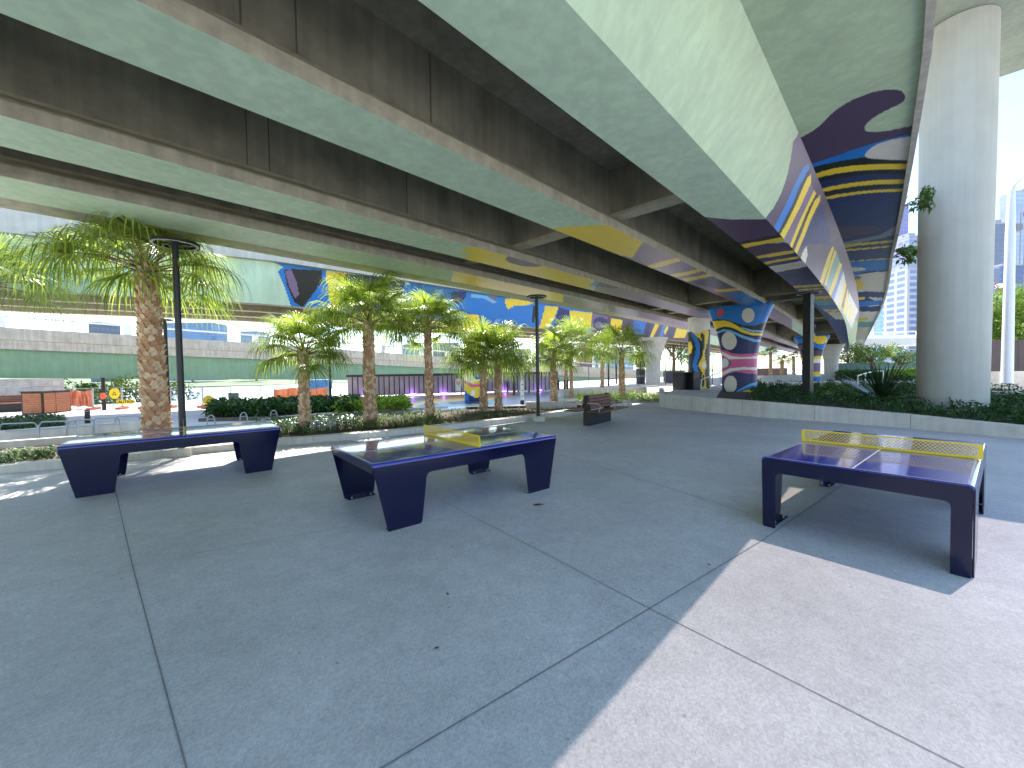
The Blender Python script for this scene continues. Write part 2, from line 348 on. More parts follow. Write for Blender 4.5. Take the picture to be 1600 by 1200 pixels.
boxs = [
 ('navy', T6([(100,700),(440,800),(600,800),(900,1300),(100,1300)])),
 ('purple', T6([(100,680),(175,683),(220,688),(300,694),(440,693),(520,690),(540,760),(485,765),(400,780),(320,800),(100,820)])),
 ('black', T6([(300,800),(400,780),(485,765),(520,755),(520,775),(400,795),(320,812)])),
 ('yellow', T6([(310,812),(400,795),(520,772),(530,790),(420,808),(330,825)])), ('purple', T6([(330,825),(530,795),(560,830),(390,860)])),
 ('yellow', T6([(380,862),(480,845),(570,830),(575,845),(480,860),(400,872)])), ('yellow', T6([(415,888),(500,872),(590,857),(595,868),(500,885),(430,898)])),
 ('beige', T6([(455,905),(560,888),(620,875),(630,905),(560,918),(485,933)])), ('purple', T6([(485,935),(620,912),(625,920),(495,943)])),
 ('yellow', T6([(565,990),(700,982),(705,992),(575,1000)])), ('yellow', T6([(590,1006),(715,998),(718,1005),(598,1012)])), ('mauve', T6([(600,1015),(722,1010),(735,1030),(640,1035)])),
 ('yellow', T6([(640,1037),(740,1034),(750,1048),(655,1050)])), ('teal', T6([(655,1052),(752,1050),(770,1075),(680,1078)])), ('blue', T6([(680,1080),(772,1078),(785,1092),(700,1095)])),
 ('yellow', T6([(700,1096),(785,1094),(795,1104),(715,1106)])), ('beige', T6([(720,1108),(800,1106),(830,1140),(760,1140)])), ('navy', T6([(760,1142),(832,1142),(835,1160),(780,1160)])),
]
s2 = [('mauve', TB([(1030,200),(1700,300),(1700,800),(900,400)])),
 ('yellow', TB([(700,152),(760,146),(850,140),(940,138),(1000,165),(1080,205),(1060,235),(1035,275),(900,240)])),
 ('yellow', TB([(1095,308),(1150,292),(1240,268),(1245,285),(1150,312),(1110,320)])), ('yellow', TB([(1190,345),(1270,330),(1340,312),(1345,325),(1270,345),(1215,355)])),
 ('yellow', TB([(1240,362),(1310,350),(1370,335),(1378,347),(1310,362),(1260,375)])), ('navy', TB([(1270,378),(1385,348),(1500,395),(1400,405)])),
 ('yellow', TB([(1370,408),(1490,400),(1520,407),(1400,418)])), ('blue', TB([(1420,420),(1530,412),(1700,440),(1600,520)])), ('lblue', TB([(1500,420),(1545,418),(1600,440),(1540,445)]))]
s3 = [('mauve', TB([(880,360),(920,330),(1800,460),(1800,800),(845,800)])),
 ('yellow', TB([(330,265),(350,245),(370,222),(400,200),(900,345),(895,368),(862,392),(850,410),(600,370),(320,290)])), ('purple', TB(ell(590,288,84,22,.12))),
 ('blue', TB([(895,362),(920,366),(880,392),(855,388)])), ('navy', TB([(900,375),(1000,395),(960,402),(880,393)])), ('yellow', TB([(1090,412),(1110,402),(1300,432),(1290,455),(1200,440)])),
 ('blue', TB([(1290,440),(1400,445),(1400,520),(1300,500)]))]
s4 = [('mauve', TB([(750,380),(1800,500),(1800,800),(730,800)])), ('yellow', TB([(285,350),(310,300),(500,330),(780,390),(760,410),(748,435),(738,480),(500,440),(275,390)])),
 ('lblue', TB([(762,404),(860,420),(930,445),(850,455),(745,432)])), ('navy', TB([(830,430),(930,438),(960,455),(860,450)])), ('yellow', TB([(870,452),(930,447),(1040,455),(1020,466),(930,462)])),
 ('lblue', TB([(1060,460),(1150,468),(1150,480),(1080,475)]))]
def soffit(name, s0, s1, z, polys, nv, zz=None):
    return painted(name, lambda a, s: BP(a, s, z), al, list(np.linspace(s0, s1, nv)), 'green', polys, br)
soffit('box_soffit', -3.10, -2.18, 5.0, boxs, 40)
soffit('girder_soffit', -5.85, -4.83, 5.0, s2, 26); soffit('girder_soffit', -9.17, -8.10, 5.0, s3, 22); soffit('girder_soffit', -11.75, -10.50, 5.0, s4, 22)
painted('box_web', lambda a, t: BP(a, -2.18+.78*t, 5.0+1.0*t), al, list(np.linspace(0, 1, 70)), 'wgreen', web, br)
painted('wing_soffit', lambda a, s: BP(a, -1.40+(wedge(a)+1.40)*s, 6.0+.03*s), al, list(np.linspace(0, 1, 130)), 'wgreen', wing, br)
ac = [x for x in np.arange(-40, 130.1, 2.)]
def strip_sheet(mb, prof, mi=0, aa=ac, cv=True):   # open profile (s,z) swept along bridge
    n = len(prof); vs = [BP(a, s, z, cv) for a in aa for s, z in prof]
    mb.add(vs, [(i*n+j, (i+1)*n+j, (i+1)*n+j+1, i*n+j+1) for i in range(len(aa)-1) for j in range(n-1)], mi)
g = MB()
strip_sheet(g, [(-3.10, 5.0), (-3.10, 6.45), (-3.9, 6.5), (-4.86, 6.45)])            # web of the box and slab between
g.build('box_side', CONCD, br)
for s0, s1, nxt in ((-5.85, -4.83, -8.32), (-9.17, -8.10, -10.72), (-11.75, -10.5, -11.8)):
    g = MB(); m_ = (s0+s1)/2
    strip_sheet(g, [(s1, 5.0), (s1, 5.20), (s1-.03, 5.24), (s1-.20, 5.36), (s1-.24, 5.42)], 0)
    strip_sheet(g, [(s1-.24, 5.42), (s1-.24, 6.45)], 1)
    if s0 > -11:
        strip_sheet(g, [(s0, 5.0), (s0, 5.20), (s0+.20, 5.36), (s0+.24, 5.42)], 0); strip_sheet(g, [(s0+.24, 5.42), (s0+.24, 6.45)], 1)
    g.build('girder', [CONCB, CONCD], br)
g = MB(); strip_sheet(g, [(-4.5, 6.46), (-8.5, 6.46), (-11.6, 6.46)]); g.build('deck_slab', CONCD, br)
g = MB(); prof = lambda a: [(wedge(a), 6.04), (wedge(a), 5.95), (wedge(a)+.09, 5.95), (wedge(a)+.09, 7.3), (wedge(a)-.2, 7.3), (wedge(a)-.2, 7.0), (-12.6, 7.0), (-12.6, 7.5), (-12.95, 7.5), (-12.95, 5.15), (-12.90, 5.12), (-11.75, 5.12), (-11.75, 5.0)]
g.add([BP(a, s, z) for a in ac for s, z in prof(a)], [(i*13+j, (i+1)*13+j, (i+1)*13+j+1, i*13+j+1) for i in range(len(ac)-1) for j in range(12)])
g.build('edge_parapet', CONC, br)
for a in (8.9, 38, 68):      # cross diaphragms between the girders
    for s0, s1 in ((-4.83-.24, -3.10), (-8.10-.24, -5.85+.24), (-10.5-.24, -9.17+.24)):
        g = MB(); c = AV*a+SV*((s0+s1)/2+curv(a)); g.box((c.x, c.y, 5.95), (.32, s1-s0, 1.0), TH)
        c2 = AV*(a+.02)+SV*((s0+s1)/2+curv(a)); g.box((c2.x, c2.y, 5.41), (.40, s1-s0-.004, .08), TH, 1); g.build('diaphragm', [CONCD, CONCB], br)
JD = mat('joint_shadow_gap', (92,87,74), .9)
for s1, aa_ in ((-4.83, (1.2, 1.75, 3.6, 15, 30)), (-8.10, (2.0, 2.35, 5.2, 12, 28)), (-10.5, (2.6, 9, 22))):
    for a in aa_: g = MB(); c = AV*a+SV*(s1-.238+curv(a)); g.box((c.x, c.y, 5.93), (.018, .012, 1.0), TH); g.build('construction_joint', JD, br)
for a in (23.2, 25.6, 53.2, 55.6, 83.2, 85.6):
    for s0, s1 in ((-4.83-.24, -3.10), (-8.10-.24, -5.85+.24), (-10.5-.24, -9.17+.24)):
        g = MB(); c = AV*a+SV*((s0+s1)/2+curv(a)); g.box((c.x, c.y, 5.85), (.5, s1-s0, 1.2), TH); g.build('pier_diaphragm', CONCD, br)
# flared piers
def T4(p): return T(1000, 440, 5.333, p)
pier1 = [
 ('blue', T4([(400,0),(1300,0),(1300,180),(1160,220),(1110,290),(1040,338),(960,365),(860,366),(800,345),(720,318),(640,312),(560,330),(400,330)])),
 ('black', T4([(560,330),(640,312),(720,318),(800,345),(860,366),(960,372),(1040,345),(1130,290),(1130,440),(930,436),(820,395),(700,335),(560,345)])),
 ('lblue', T4([(840,375),(930,402),(1130,418),(1130,428),(930,418),(850,392)])),
 ('yellow', T4([(560,350),(620,328),(700,325),(745,333),(790,355),(860,398),(930,424),(1000,430),(1130,428),(1130,446),(1000,450),(930,447),(850,425),(790,392),(740,377),(700,375),(650,388),(560,440)])),
 ('black', T4([(560,440),(650,390),(700,378),(740,380),(790,395),(860,432),(930,452),(1000,456),(1000,464),(930,462),(850,445),(760,402),(700,392),(620,420),(560,455)])),
 ('lblue', T4([(560,455),(620,425),(700,396),(760,406),(860,448),(960,482),(1100,482),(1100,504),(950,502),(850,470),(760,428),(700,414),(620,442),(560,470)])),
 ('beige', T4(ell(902,281,53,62))), ('beige', T4(ell(742,494,63,76,-.15))),
 ('pink', T4([(600,610),(650,590),(680,570),(720,576),(760,595),(820,603),(900,602),(1100,588),(1100,772),(900,768),(840,756),(790,752),(740,765),(700,790),(640,800),(600,780)])),
 ('white', T4([(600,620),(655,596),(690,588),(720,600),(760,620),(850,630),(1100,612),(1100,634),(850,646),(740,646),(700,620),(660,612),(600,640)])),
 ('white', T4([(600,790),(670,772),(700,745),(750,722),(850,712),(1100,712),(1100,740),(850,735),(770,745),(720,768),(680,788),(600,800)])),
 ('mauve', T4([(650,660),(680,632),(720,645),(760,670),(765,690),(720,720),(680,722),(650,700)])), ('white', T4(ell(700,679,39,39))),
 ('beige', T4(ell(754,856,54,73))),
 ('lblue', T4([(600,905),(665,930),(700,952),(760,948),(800,915),(850,885),(920,850),(1100,805),(1100,840),(920,880),(850,912),(800,955),(760,975),(600,990)])),
 ('blue', T4([(600,925),(700,962),(770,955),(820,915),(900,875),(1100,835),(1100,850),(900,892),(820,940),(770,978),(600,985)])),
 ('yellow', T4([(600,950),(670,948),(700,968),(760,972),(820,935),(880,905),(940,896),(1100,896),(1100,918),(940,920),(880,930),(830,962),(800,1000),(600,1000)])),
 ('red', T4(ell(670,258,26,34,.5)))]
pier2 = [('blue', T4([(1200,300),(1700,300),(1700,600),(1200,600)])), ('purple', T4([(1200,400),(1420,400),(1400,450),(1330,470),(1200,440)])),
 ('black', T4([(1290,470),(1360,465),(1400,450),(1400,458),(1360,476),(1290,480)])), ('black', T4([(1300,525),(1350,512),(1420,540),(1540,575),(1540,585),(1400,565),(1350,528),(1300,540)])),
 ('yellow', T4(ell(1502,478,60,44))), ('purple', T4([(1290,535),(1350,528),(1400,562),(1540,585),(1540,640),(1290,640)])), ('black', T4(ell(1356,585,14,22))),
 ('yellow', T4([(1290,640),(1540,615),(1540,650),(1420,650),(1290,665)])), ('white', T4([(1290,665),(1420,650),(1540,645),(1540,690),(1290,800)])),
 ('navy', T4(ell(1362,715,28,55))), ('white', T4(ell(1366,715,20,42))), ('navy', T4(ell(1368,715,12,26))), ('mauve', T4([(1420,680),(1540,680),(1540,750),(1420,750)])), ('yellow', T4([(1420,750),(1540,750),(1540,790),(1420,790)]))]
def pier(a, s, label, polys, default, zt=5.0, wb=.83, wt=1.62, dep=.5, group='flared bridge piers', n=260, m=190):
    cpos = AV*a+SV*(s+curv(a)); o = thing('bridge_pier', (cpos.x, cpos.y, 0), label, 'bridge pier', 0, group)
    def hw(z): t = min(1, max(0, z/zt)); return wb+.04*t+(wt-wb-.04)*(max(0, (t-.35)/.65)**2.0)
    def pos(th, z, front=False):
        e = 2/3.2; c_, s_ = math.cos(th), math.sin(th)
        la = hw(z)*math.copysign(abs(c_)**e, c_); aa = dep*math.copysign(abs(s_)**e, s_)
        if front: aa = -dep
        p = SV*la+AV*aa; return (p.x, p.y, z)
    if polys is None:
        mb = MB(); zs = list(np.linspace(0, zt, 24)); ths = [2*math.pi*i/40 for i in range(40)]
        mb.add([pos(t, z) for z in zs for t in ths], [(i*40+j, i*40+(j+1) % 40, (i+1)*40+(j+1) % 40, (i+1)*40+j) for i in range(23) for j in range(40)])
        mb.build('pier_shaft', CONCL, o, True)
    else:
        vd = Vector((cpos.x, cpos.y, 0)).normalized(); tf = np.linspace(0, 2*math.pi, 4001); xy = np.array([pos(t, zt*.4) for t in tf]); L_ = np.concatenate([[0], np.cumsum(np.linalg.norm(np.diff(xy, axis=0), axis=1))]); ths = list(np.interp(np.linspace(0, L_[-1], n+1), L_, tf))
        def pr(z, t):
            q = Vector(pos(t, z)); k = q.dot(vd)
            if k > 0: q = q-vd*2*k
            return (q.x+cpos.x, q.y+cpos.y, z)
        painted('pier_shaft', lambda z, t: pos(t, z), list(np.linspace(0, zt, m)), ths, default, polys, o, probe=pr, smooth=True)
    return o
pier(24.6, -6.15, 'flared bridge pier with blue, yellow and pink mural behind the curved planter wall', pier1, 'navy')
pier(54.5, -7.1-curv(54.5), 'second flared pier down the bridge, painted blue and purple with a yellow oval', pier2, 'blue', n=60, m=60)
pier(76, -7.5-curv(76), 'plain grey flared pier farthest along under the bridge', None, None)
# crossheads are part of the bridge
for a, s_ in ((24.6, -6.15+curv(24.6)), (54.5, -7.1)):
    g = MB(); c = AV*a+SV*s_; g.box((c.x, c.y, 5.06), (.9, 3.0, .12), TH); g.build('bearing_block', pmat('blue'), br)
# round mural column on the left side of the bridge
def roundcol(pos, r0, r1, zt, label, polys, default, n=72, m=120, z0=0, hw=None):
    o = thing('bridge_column', (pos.x, pos.y, 0), label, 'bridge column'); d = Vector((pos.x, pos.y, 0)).normalized(); rt = Vector((d.y, -d.x, 0))
    def rad(z): t = z/zt; return (hw(t) if hw else r0+(r1-r0)*t)
    def fn(z, t): return (rad(z)*math.cos(t), rad(z)*math.sin(t), z)
    def pr(z, t):
        q = Vector(fn(z, t)); k = q.dot(d); q = q-d*2*k if k > 0 else q; return (pos.x+q.x, pos.y+q.y, z)
    painted('column_shaft', fn, list(np.linspace(z0, zt, m)), [2*math.pi*i/n for i in range(n+1)], default, polys, o, probe=pr, smooth=True)
    return o
wp = GY(1092, 575, 27.0)
roundcol(wp, .66, .68, 5.1, 'round white column with black, blue and yellow swirls beside two black bins', [
 ('black', T4([(380,425),(430,418),(470,440),(520,420),(570,400),(640,400),(640,1000),(380,1000)])),
 ('yellow', T4([(430,418),(480,440),(520,410),(560,398),(575,420),(560,520),(540,620),(556,700),(540,760),(556,900),(495,900),(520,760),(485,700),(520,620),(535,520),(500,480)])),
 ('black', T4([(505,440),(520,425),(535,445),(535,560),(520,520)])), ('black', T4([(555,520),(575,500),(575,640),(548,640),(540,600)])), ('black', T4([(540,740),(575,720),(575,900),(558,900)])),
 ('black', T4([(520,790),(535,770),(540,860),(520,885),(512,860)])),
 ('blue', T4([(415,430),(440,425),(480,470),(500,530),(500,600),(475,680),(490,760),(490,900),(470,900),(468,780),(435,700),(455,620),(465,560),(450,490)])),
 ('yellow', T4([(405,500),(425,500),(437,545),(428,590),(405,610)])), ('white', T4(ell(533,698,19,28)))], 'white')
# upper road deck high above on the right with its tall column
up = thing('elevated_road', (0, 0, 0), 'high elevated road crossing overhead at the top right on a tall column', 'bridge')
g = MB(); a0, a1 = 14.6, 23.8; s0, s1 = -8, 90  # left stretch, hidden above the lower bridge, added to shade the tall column
g.prism([tuple(AS(a0, s0)[:2]), tuple(AS(a1, s0)[:2]), tuple(AS(a1, s1)[:2]), tuple(AS(a0, s1)[:2])], 12.4, 13.6)
g.build('deck', mat('deck_soffit', (150,158,142), .8, .15, .6, .1, 20, streak=.1), up)
colp = GZ(1486, 640, .25)
o = thing('bridge_column', (colp.x, colp.y, 0), 'tall plain round pale concrete column standing in the right planter', 'bridge column')
g = MB(); g.lathe([(.82+.05*t, 12.38*t) for t in np.linspace(0, 1, 16)], n=64); g.build('column_shaft', mat('column_concrete', (178,177,168), .7, .07, 1.2, .08, 30, streak=.06), o, True)

# ------------------------------------------------------------------ bridge 2 (beyond the palms)
b2 = thing('bridge', (0, 0, 0), 'second green road bridge beyond the palms with mural on its side', 'bridge')
path2 = [(-60, -26.5), (-20, -24.6), (-2.2, -23.2), (5.5, -20.9), (11.2, -20.4), (25, -19.6), (39.6, -18.4), (60, -18.6), (90, -20.5), (140, -26)]
pa = [p[0] for p in path2]; ps = [p[1] for p in path2]
def B2(a, ds, z): p = AV*a+SV*(float(np.interp(a, pa, ps))+ds); return (p.x, p.y, z)
def T2(p): return T(380, 400, 4, p)
def T7(p): return T(660, 440, 4, p)
m2 = [('blue', [(640,430),(930,470),(930,540),(640,540)]), ('purple', [(925,465),(1090,500),(1090,545),(925,545)]),
 ('blue', T2([(180,35),(520,60),(520,330),(300,320),(265,210),(215,95),(255,70)])), ('black', T2([(255,85),(470,90),(500,150),(420,260),(370,320),(320,290),(275,190)])),
 ('mauve', T2([(262,95),(300,85),(330,150),(350,240),(325,265),(290,200)])), ('black', T2([(300,80),(490,90),(490,150),(360,250),(335,150)])),
 ('yellow', T2([(520,100),(660,110),(640,250),(610,330),(560,330),(530,230)])), ('blue', T2([(460,190),(530,170),(540,330),(480,330)])),
 ('navy', T2([(640,110),(1010,150),(1010,420),(640,420)])), ('blue', T2([(1000,180),(1410,200),(1410,420),(1000,420)])),
 ('blue', T7([(285,60),(530,95),(520,140),(280,135)])), ('mauve', T7(ell(436,110,22,34,.1))), ('lblue', T7([(300,75),(400,88),(470,130),(440,135),(380,105),(300,100)])), ('navy', T7([(180,60),(280,62),(262,110),(225,140),(180,120)])), ('yellow', T7([(520,108),(560,104),(640,118),(700,130),(680,142),(640,150),(600,150),(560,160),(535,175),(520,150)])), ('black', T7([(600,175),(640,168),(670,190),(660,230),(625,235),(600,210)])),
 ('blue', T7([(570,150),(720,150),(720,300),(570,300)])), ('black', T7([(690,150),(720,150),(700,260),(680,250)])), ('yellow', T7([(770,150),(850,160),(820,240),(780,290),(730,290)])),
 ('navy', T7([(850,160),(920,180),(900,300),(820,300)])), ('yellow', T7([(920,180),(1060,195),(1060,290),(930,300)])), ('mauve', T7([(1060,195),(1160,220),(1120,300),(1050,300)])),
 ('navy', T7(ell(1112,262,48,42,0))), ('mauve', T7(ell(1100,270,22,20,0))), ('yellow', T7([(1180,230),(1250,240),(1240,320),(1170,320)])), ('purple', T7([(1250,240),(1320,250),(1320,330),(1240,330)])),
 ('blue', T7([(1320,240),(1400,255),(1380,330),(1310,330)])), ('navy', T7([(1400,260),(1460,262),(1430,350),(1380,350)])),
 ('yellow', T7([(1455,262),(1480,270),(1440,352),(1420,350)])), ('purple', T7([(1480,270),(1505,272),(1470,352),(1445,352)])), ('blue', T7([(1505,272),(1530,275),(1500,352),(1475,352)])),
 ('yellow', T7([(1530,275),(1545,300),(1530,335),(1515,335),(1510,310)])), ('navy', T7([(1545,275),(1600,290),(1560,352),(1510,352)])), ('yellow', T7([(1590,285),(1660,300),(1640,352),(1570,352)]))]
al2 = list(np.arange(-60, -4, 2.)); a = -4.
while a < 138: al2.append(a); a += .05 if a < 16 else .14 if a < 50 else 2.
painted('fascia_girder', lambda a, t: B2(a, -.25*(1-t), 5.0+1.9*t), al2, list(np.linspace(0, 1, 50)), 'green', m2, b2)
def sheet2(mb, prof, mi=0):
    aa = list(np.arange(-60, 138, 2.)); n = len(prof); mb.add([B2(a, s, z) for a in aa for s, z in prof], [(i*n+j, (i+1)*n+j, (i+1)*n+j+1, i*n+j+1) for i in range(len(aa)-1) for j in range(n-1)], mi)
g = MB(); sheet2(g, [(.0, 6.9), (.28, 6.9), (.30, 7.15), (.30, 7.75), (.05, 7.75), (.05, 7.1), (-8.2, 7.1), (-8.2, 7.55), (-8.5, 7.55), (-8.5, 6.5), (-8.2, 6.4)]); g.build('parapet', CONCL, b2)
g = MB()
for s0 in (-.25, -2.9, -5.4, -7.7):
    sheet2(g, [(s0, 6.45), (s0, 5.0), (s0-.5, 5.0), (s0-.5, 6.45)])
sheet2(g, [(-.3, 6.45), (-8.3, 6.45)], 1); g.build('girder', [CONCB, CONCD], b2)
g = MB(); h_ = []
for a in np.arange(-10, 100, 2.4): g.box(Vector(B2(a, .16, 8.0)), (.14, .14, .5), TH)
aa = list(np.arange(-60, 120, 3.)); g.tube([B2(a, .16, 8.3) for a in aa], .07, 6); g.build('railing', WHITE, b2)
gp = GY(738, 600, 23.6)
roundcol(gp, .47, .47, 5.0, 'round mural column with a painted blue eye under the second bridge', [
 ('yellow', T2([(1300,400),(1600,400),(1600,610),(1300,600)])), ('pink', T2([(1300,618),(1400,608),(1450,605),(1600,615),(1600,650),(1450,640),(1385,650),(1300,680)])),
 ('white', T2([(1300,670),(1400,645),(1600,640),(1600,800),(1470,780),(1420,790),(1300,770)])), ('navy', T2([(1385,705),(1410,700),(1430,660),(1455,645),(1600,650),(1600,770),(1450,768),(1410,715),(1385,712)])),
 ('blue', T2([(1415,705),(1440,665),(1470,655),(1600,658),(1600,760),(1455,758)])), ('red', T2([(1455,700),(1470,690),(1600,690),(1600,725),(1460,725)])),
 ('pink', T2([(1300,770),(1390,780),(1430,800),(1600,795),(1600,815),(1430,820),(1380,800)])), ('yellow', T2([(1300,790),(1380,795),(1430,822),(1600,815),(1600,900),(1450,890),(1400,850)])),
 ('white', T2(ell(1436,860,14,22))), ('navy', T2([(1400,860),(1450,885),(1600,865),(1600,920),(1400,920)])), ('blue', T2([(1300,840),(1392,842),(1415,880),(1415,920),(1300,920)]))], 'yellow', n=40, m=90)
def whitepier(pos, label, zt=4.9, r0=.72):
    o = thing('bridge_pier', pos, label, 'bridge pier', 0, 'flared white piers under the second bridge'); mb = MB()
    mb.lathe([(r0, 0), (r0, 1.8), (r0*1.1, 2.6), (r0*1.35, 3.5), (r0*1.75, 4.4), (r0*2.1, zt)], n=32); mb.build('pier_shaft', CONCL, o, True); return o
whitepier(GZ(1020, 603), 'flared white concrete pier under far end of second bridge')
p_ = Vector(B2(66, -4, 0)); whitepier(p_, 'flared white concrete pier beyond the round swirl column')

# ------------------------------------------------------------------ bridge 3 (low ramp over the river)
b3 = thing('bridge', (0, 0, 0), 'low concrete ramp over the river with green girder and white rail', 'bridge')
S3 = -40.
def yat(u, s=S3):   # depth where the photo column u meets the line lat = s
    k = (u-800)/F; return s/(SV.x*k+SV.y)
tops = [(-600, 470), (-200, 492), (0, 511), (400, 536), (600, 551), (730, 560), (895, 572), (1000, 578), (1075, 582)]
bots = [(-600, 585), (-200, 589), (0, 591), (400, 593), (600, 594), (730, 596), (895, 602), (1000, 606), (1075, 610)]
mids = [(-600, 520), (-200, 538), (0, 545), (400, 561), (600, 571), (730, 577), (895, 588), (1000, 593), (1075, 598)]
T3 = []; 
for u in (-600, -300, 0, 200, 400, 500, 600, 700, 800, 900, 1000, 1060):
    y_ = yat(u); f_ = lambda L_: GY(u, float(np.interp(u, [q[0] for q in L_], [q[1] for q in L_])), y_)
    t_, m_, b_ = f_(tops), f_(mids), f_(bots); T3.append((t_.x, t_.y, t_.z, m_.z, b_.z))
back = -SV*9.5
g = MB(); n = len(T3)
def ribbon(mb, off0, z0, off1, z1, mi=0):
    vs = []
    for x, y, t, m_, b in T3:
        zz = dict(t=t, m=m_, b=b, r=t+.0)
        for of, zf in ((off0, z0), (off1, z1)):
            p = Vector((x, y, 0))-SV*of; vs.append((p.x, p.y, zf(t, m_, b)))
    mb.add(vs, [(2*i, 2*i+2, 2*i+3, 2*i+1) for i in range(n-1)], mi)
ribbon(g, 0, lambda t, m, b: t, 0, lambda t, m, b: m+.45*(t-m)); ribbon(g, 0, lambda t, m, b: t, .3, lambda t, m, b: t)
ribbon(g, 0, lambda t, m, b: m+.45*(t-m), .08, lambda t, m, b: m+.40*(t-m)); ribbon(g, .08, lambda t, m, b: m+.40*(t-m), .08, lambda t, m, b: m)
ribbon(g, .3, lambda t, m, b: t, .3, lambda t, m, b: t-.9); ribbon(g, .3, lambda t, m, b: t-.9, 9.5, lambda t, m, b: t-.9)
g.build('parapet', CONC, b3)
g = MB(); ribbon(g, .35, lambda t, m, b: m, .35, lambda t, m, b: b, 0); ribbon(g, .08, lambda t, m, b: m, .35, lambda t, m, b: m); ribbon(g, .35, lambda t, m, b: b, .9, lambda t, m, b: b)
ribbon(g, 9, lambda t, m, b: m, 9, lambda t, m, b: b); ribbon(g, .9, lambda t, m, b: b, .9, lambda t, m, b: m); ribbon(g, .35, lambda t, m, b: m+.02, 9.5, lambda t, m, b: m+.02)
g.build('green_girder', pmat('dgreen'), b3)
g = MB(); rails = []
for i in range(n-1):
    P0, P1 = Vector((T3[i][0], T3[i][1], T3[i][2])), Vector((T3[i+1][0], T3[i+1][1], T3[i+1][2])); L_ = (P1-P0).length; k = max(1, round(L_/8.7))
    for j in range(k):
        q = P0.lerp(P1, j/k)-SV*.15; g.box((q.x, q.y, q.z+.36), (.42, .22, .74), TH)
        rails.append((q.x, q.y, q.z+.68))
g.tube(rails, .07, 6); g.build('railing', WHITE, b3)

# ------------------------------------------------------------------ low walls around the plaza
def wall(name, path, h, w, label, matl=None, cat='wall', zb=0, group=None, joints=0):
    o = thing(name, (0, 0, 0), label, cat, 0, group)
    hs = h if hasattr(h, '__len__') else [h]*len(path); mb = MB()
    mb.sweep([(p[0], p[1], hh) for p, hh in zip(path, hs)], [(0, -.02), (0, .97), (-.012, 1), (-w+.012, 1), (-w, .97), (-w, -.02)]); mb.build('wall_body', matl or CONCL, o)
    if joints:
        mb = MB(); acc = 0; nxt = joints*.6
        for i in range(len(path)-1):
            A = Vector(path[i][:2]); B = Vector(path[i+1][:2]); L_ = (B-A).length; d = (B-A)/L_
            while nxt < acc+L_:
                q = A+d*(nxt-acc); hh = hs[i]+(hs[i+1]-hs[i])*(nxt-acc)/L_; r = Vector((d.y, -d.x)); q2 = q+r*.001
                mb.box((q2.x, q2.y, hh*.5), (.012, .006, hh*.96), math.atan2(d.y, d.x)); nxt += joints
            acc += L_
        mb.build('wall_joint', JT, o)
    return o
wall('seat_wall', [(p.x, p.y) for p in lk], .16, .30, 'long low pale kerb wall between plaza and palm garden', joints=2.6)
e_ = GZ(1006, 620); wall('planter_wall', [(p.x, p.y) for p in [GZ(1030, 622)]+rw], [.62, .60, .58, .54, .46, .40, .34, .30, .28, .28], .25, 'curved grey concrete planter wall on the right of the plaza', joints=2.2)
# hmm: planter soil behind the wall
def inset(path, d):
    out = []
    for i, p in enumerate(path):
        a = path[max(i-1, 0)]; b = path[min(i+1, len(path)-1)]; t = (Vector(b[:2])-Vector(a[:2])).normalized(); out.append((p[0]-t.y*d, p[1]+t.x*d))
    return out
def bed(path0, path1, z, name='garden_bed'):
    mb = MB(); P = [tuple(p[:2]) for p in path0]+[tuple(p[:2]) for p in reversed(path1)]
    mb.add([(x, y, z) for x, y in P], [tuple(range(len(P)))]); return tag(mb.build(name, SOIL), kind='structure')
rwp = [(p.x, p.y) for p in rw]

# ------------------------------------------------------------------ planting helpers
PALM = leafmat('palm_leaf', (.09, .18, .02), (.44, .54, .08), .36, .5, 2.)
PALMD = leafmat('dry_leaf', (.16, .12, .04), (.34, .27, .09), .6, .25)
SHR = leafmat('shrub_leaf', (.015, .05, .012), (.06, .14, .03), .4, .25, 3)
LIME = leafmat('lime_leaf', (.10, .22, .015), (.34, .46, .05), .45, .4, 3)
GRS = leafmat('grass_leaf', (.04, .09, .015), (.17, .25, .06), .5, .3, 2)
TREE = leafmat('tree_leaf', (.02, .06, .012), (.10, .19, .03), .5, .3, 1)
TREEL = leafmat('bright_tree_leaf', (.07, .15, .015), (.25, .36, .04), .5, .35, 1)
BARK = mat('bark', (120,100,80), .9, .3, 20, .5, 40)
PBARK = mat('palm_bark', (186,146,114), .9, .3, 14, .3, 60); PBARK2 = mat('palm_boot_tip', (218,192,160), .85, .25, 14, .2, 60)
def leaf(mb, p, d, up_, L_, W_, mi=0, droop=.2):
    d = d.normalized(); s_ = d.cross(up_); s_ = s_.normalized() if s_.length > 1e-4 else Vector((1, 0, 0)); m1 = p+d*L_*.5+Vector((0, 0, 0)); e = p+d*L_+Vector((0, 0, -L_*droop))
    mb.add([p, m1-s_*W_/2, e, m1+s_*W_/2], [(0, 1, 2, 3)], mi)
def rnd(a=-1, b=1): return random.uniform(a, b)
def rdir(zb=0): return Vector((random.gauss(0, 1), random.gauss(0, 1), random.gauss(0, 1)+zb)).normalized()
def crown(mb, c, rad, clumps, n, size, mi=0, aspect=.45):
    c = Vector(c)
    for k in range(clumps):
        d = rdir(); q = c+Vector((d.x*rad[0], d.y*rad[1], d.z*rad[2]))*random.uniform(.35, .95); rr = random.uniform(.22, .38)
        for i in range(n):
            d2 = rdir(); p = q+Vector((d2.x*rad[0], d2.y*rad[1], d2.z*rad[2]))*rr*random.uniform(.5, 1); leaf(mb, p, rdir(-.1), rdir(1), size*random.uniform(.6, 1.3), size*aspect, mi)
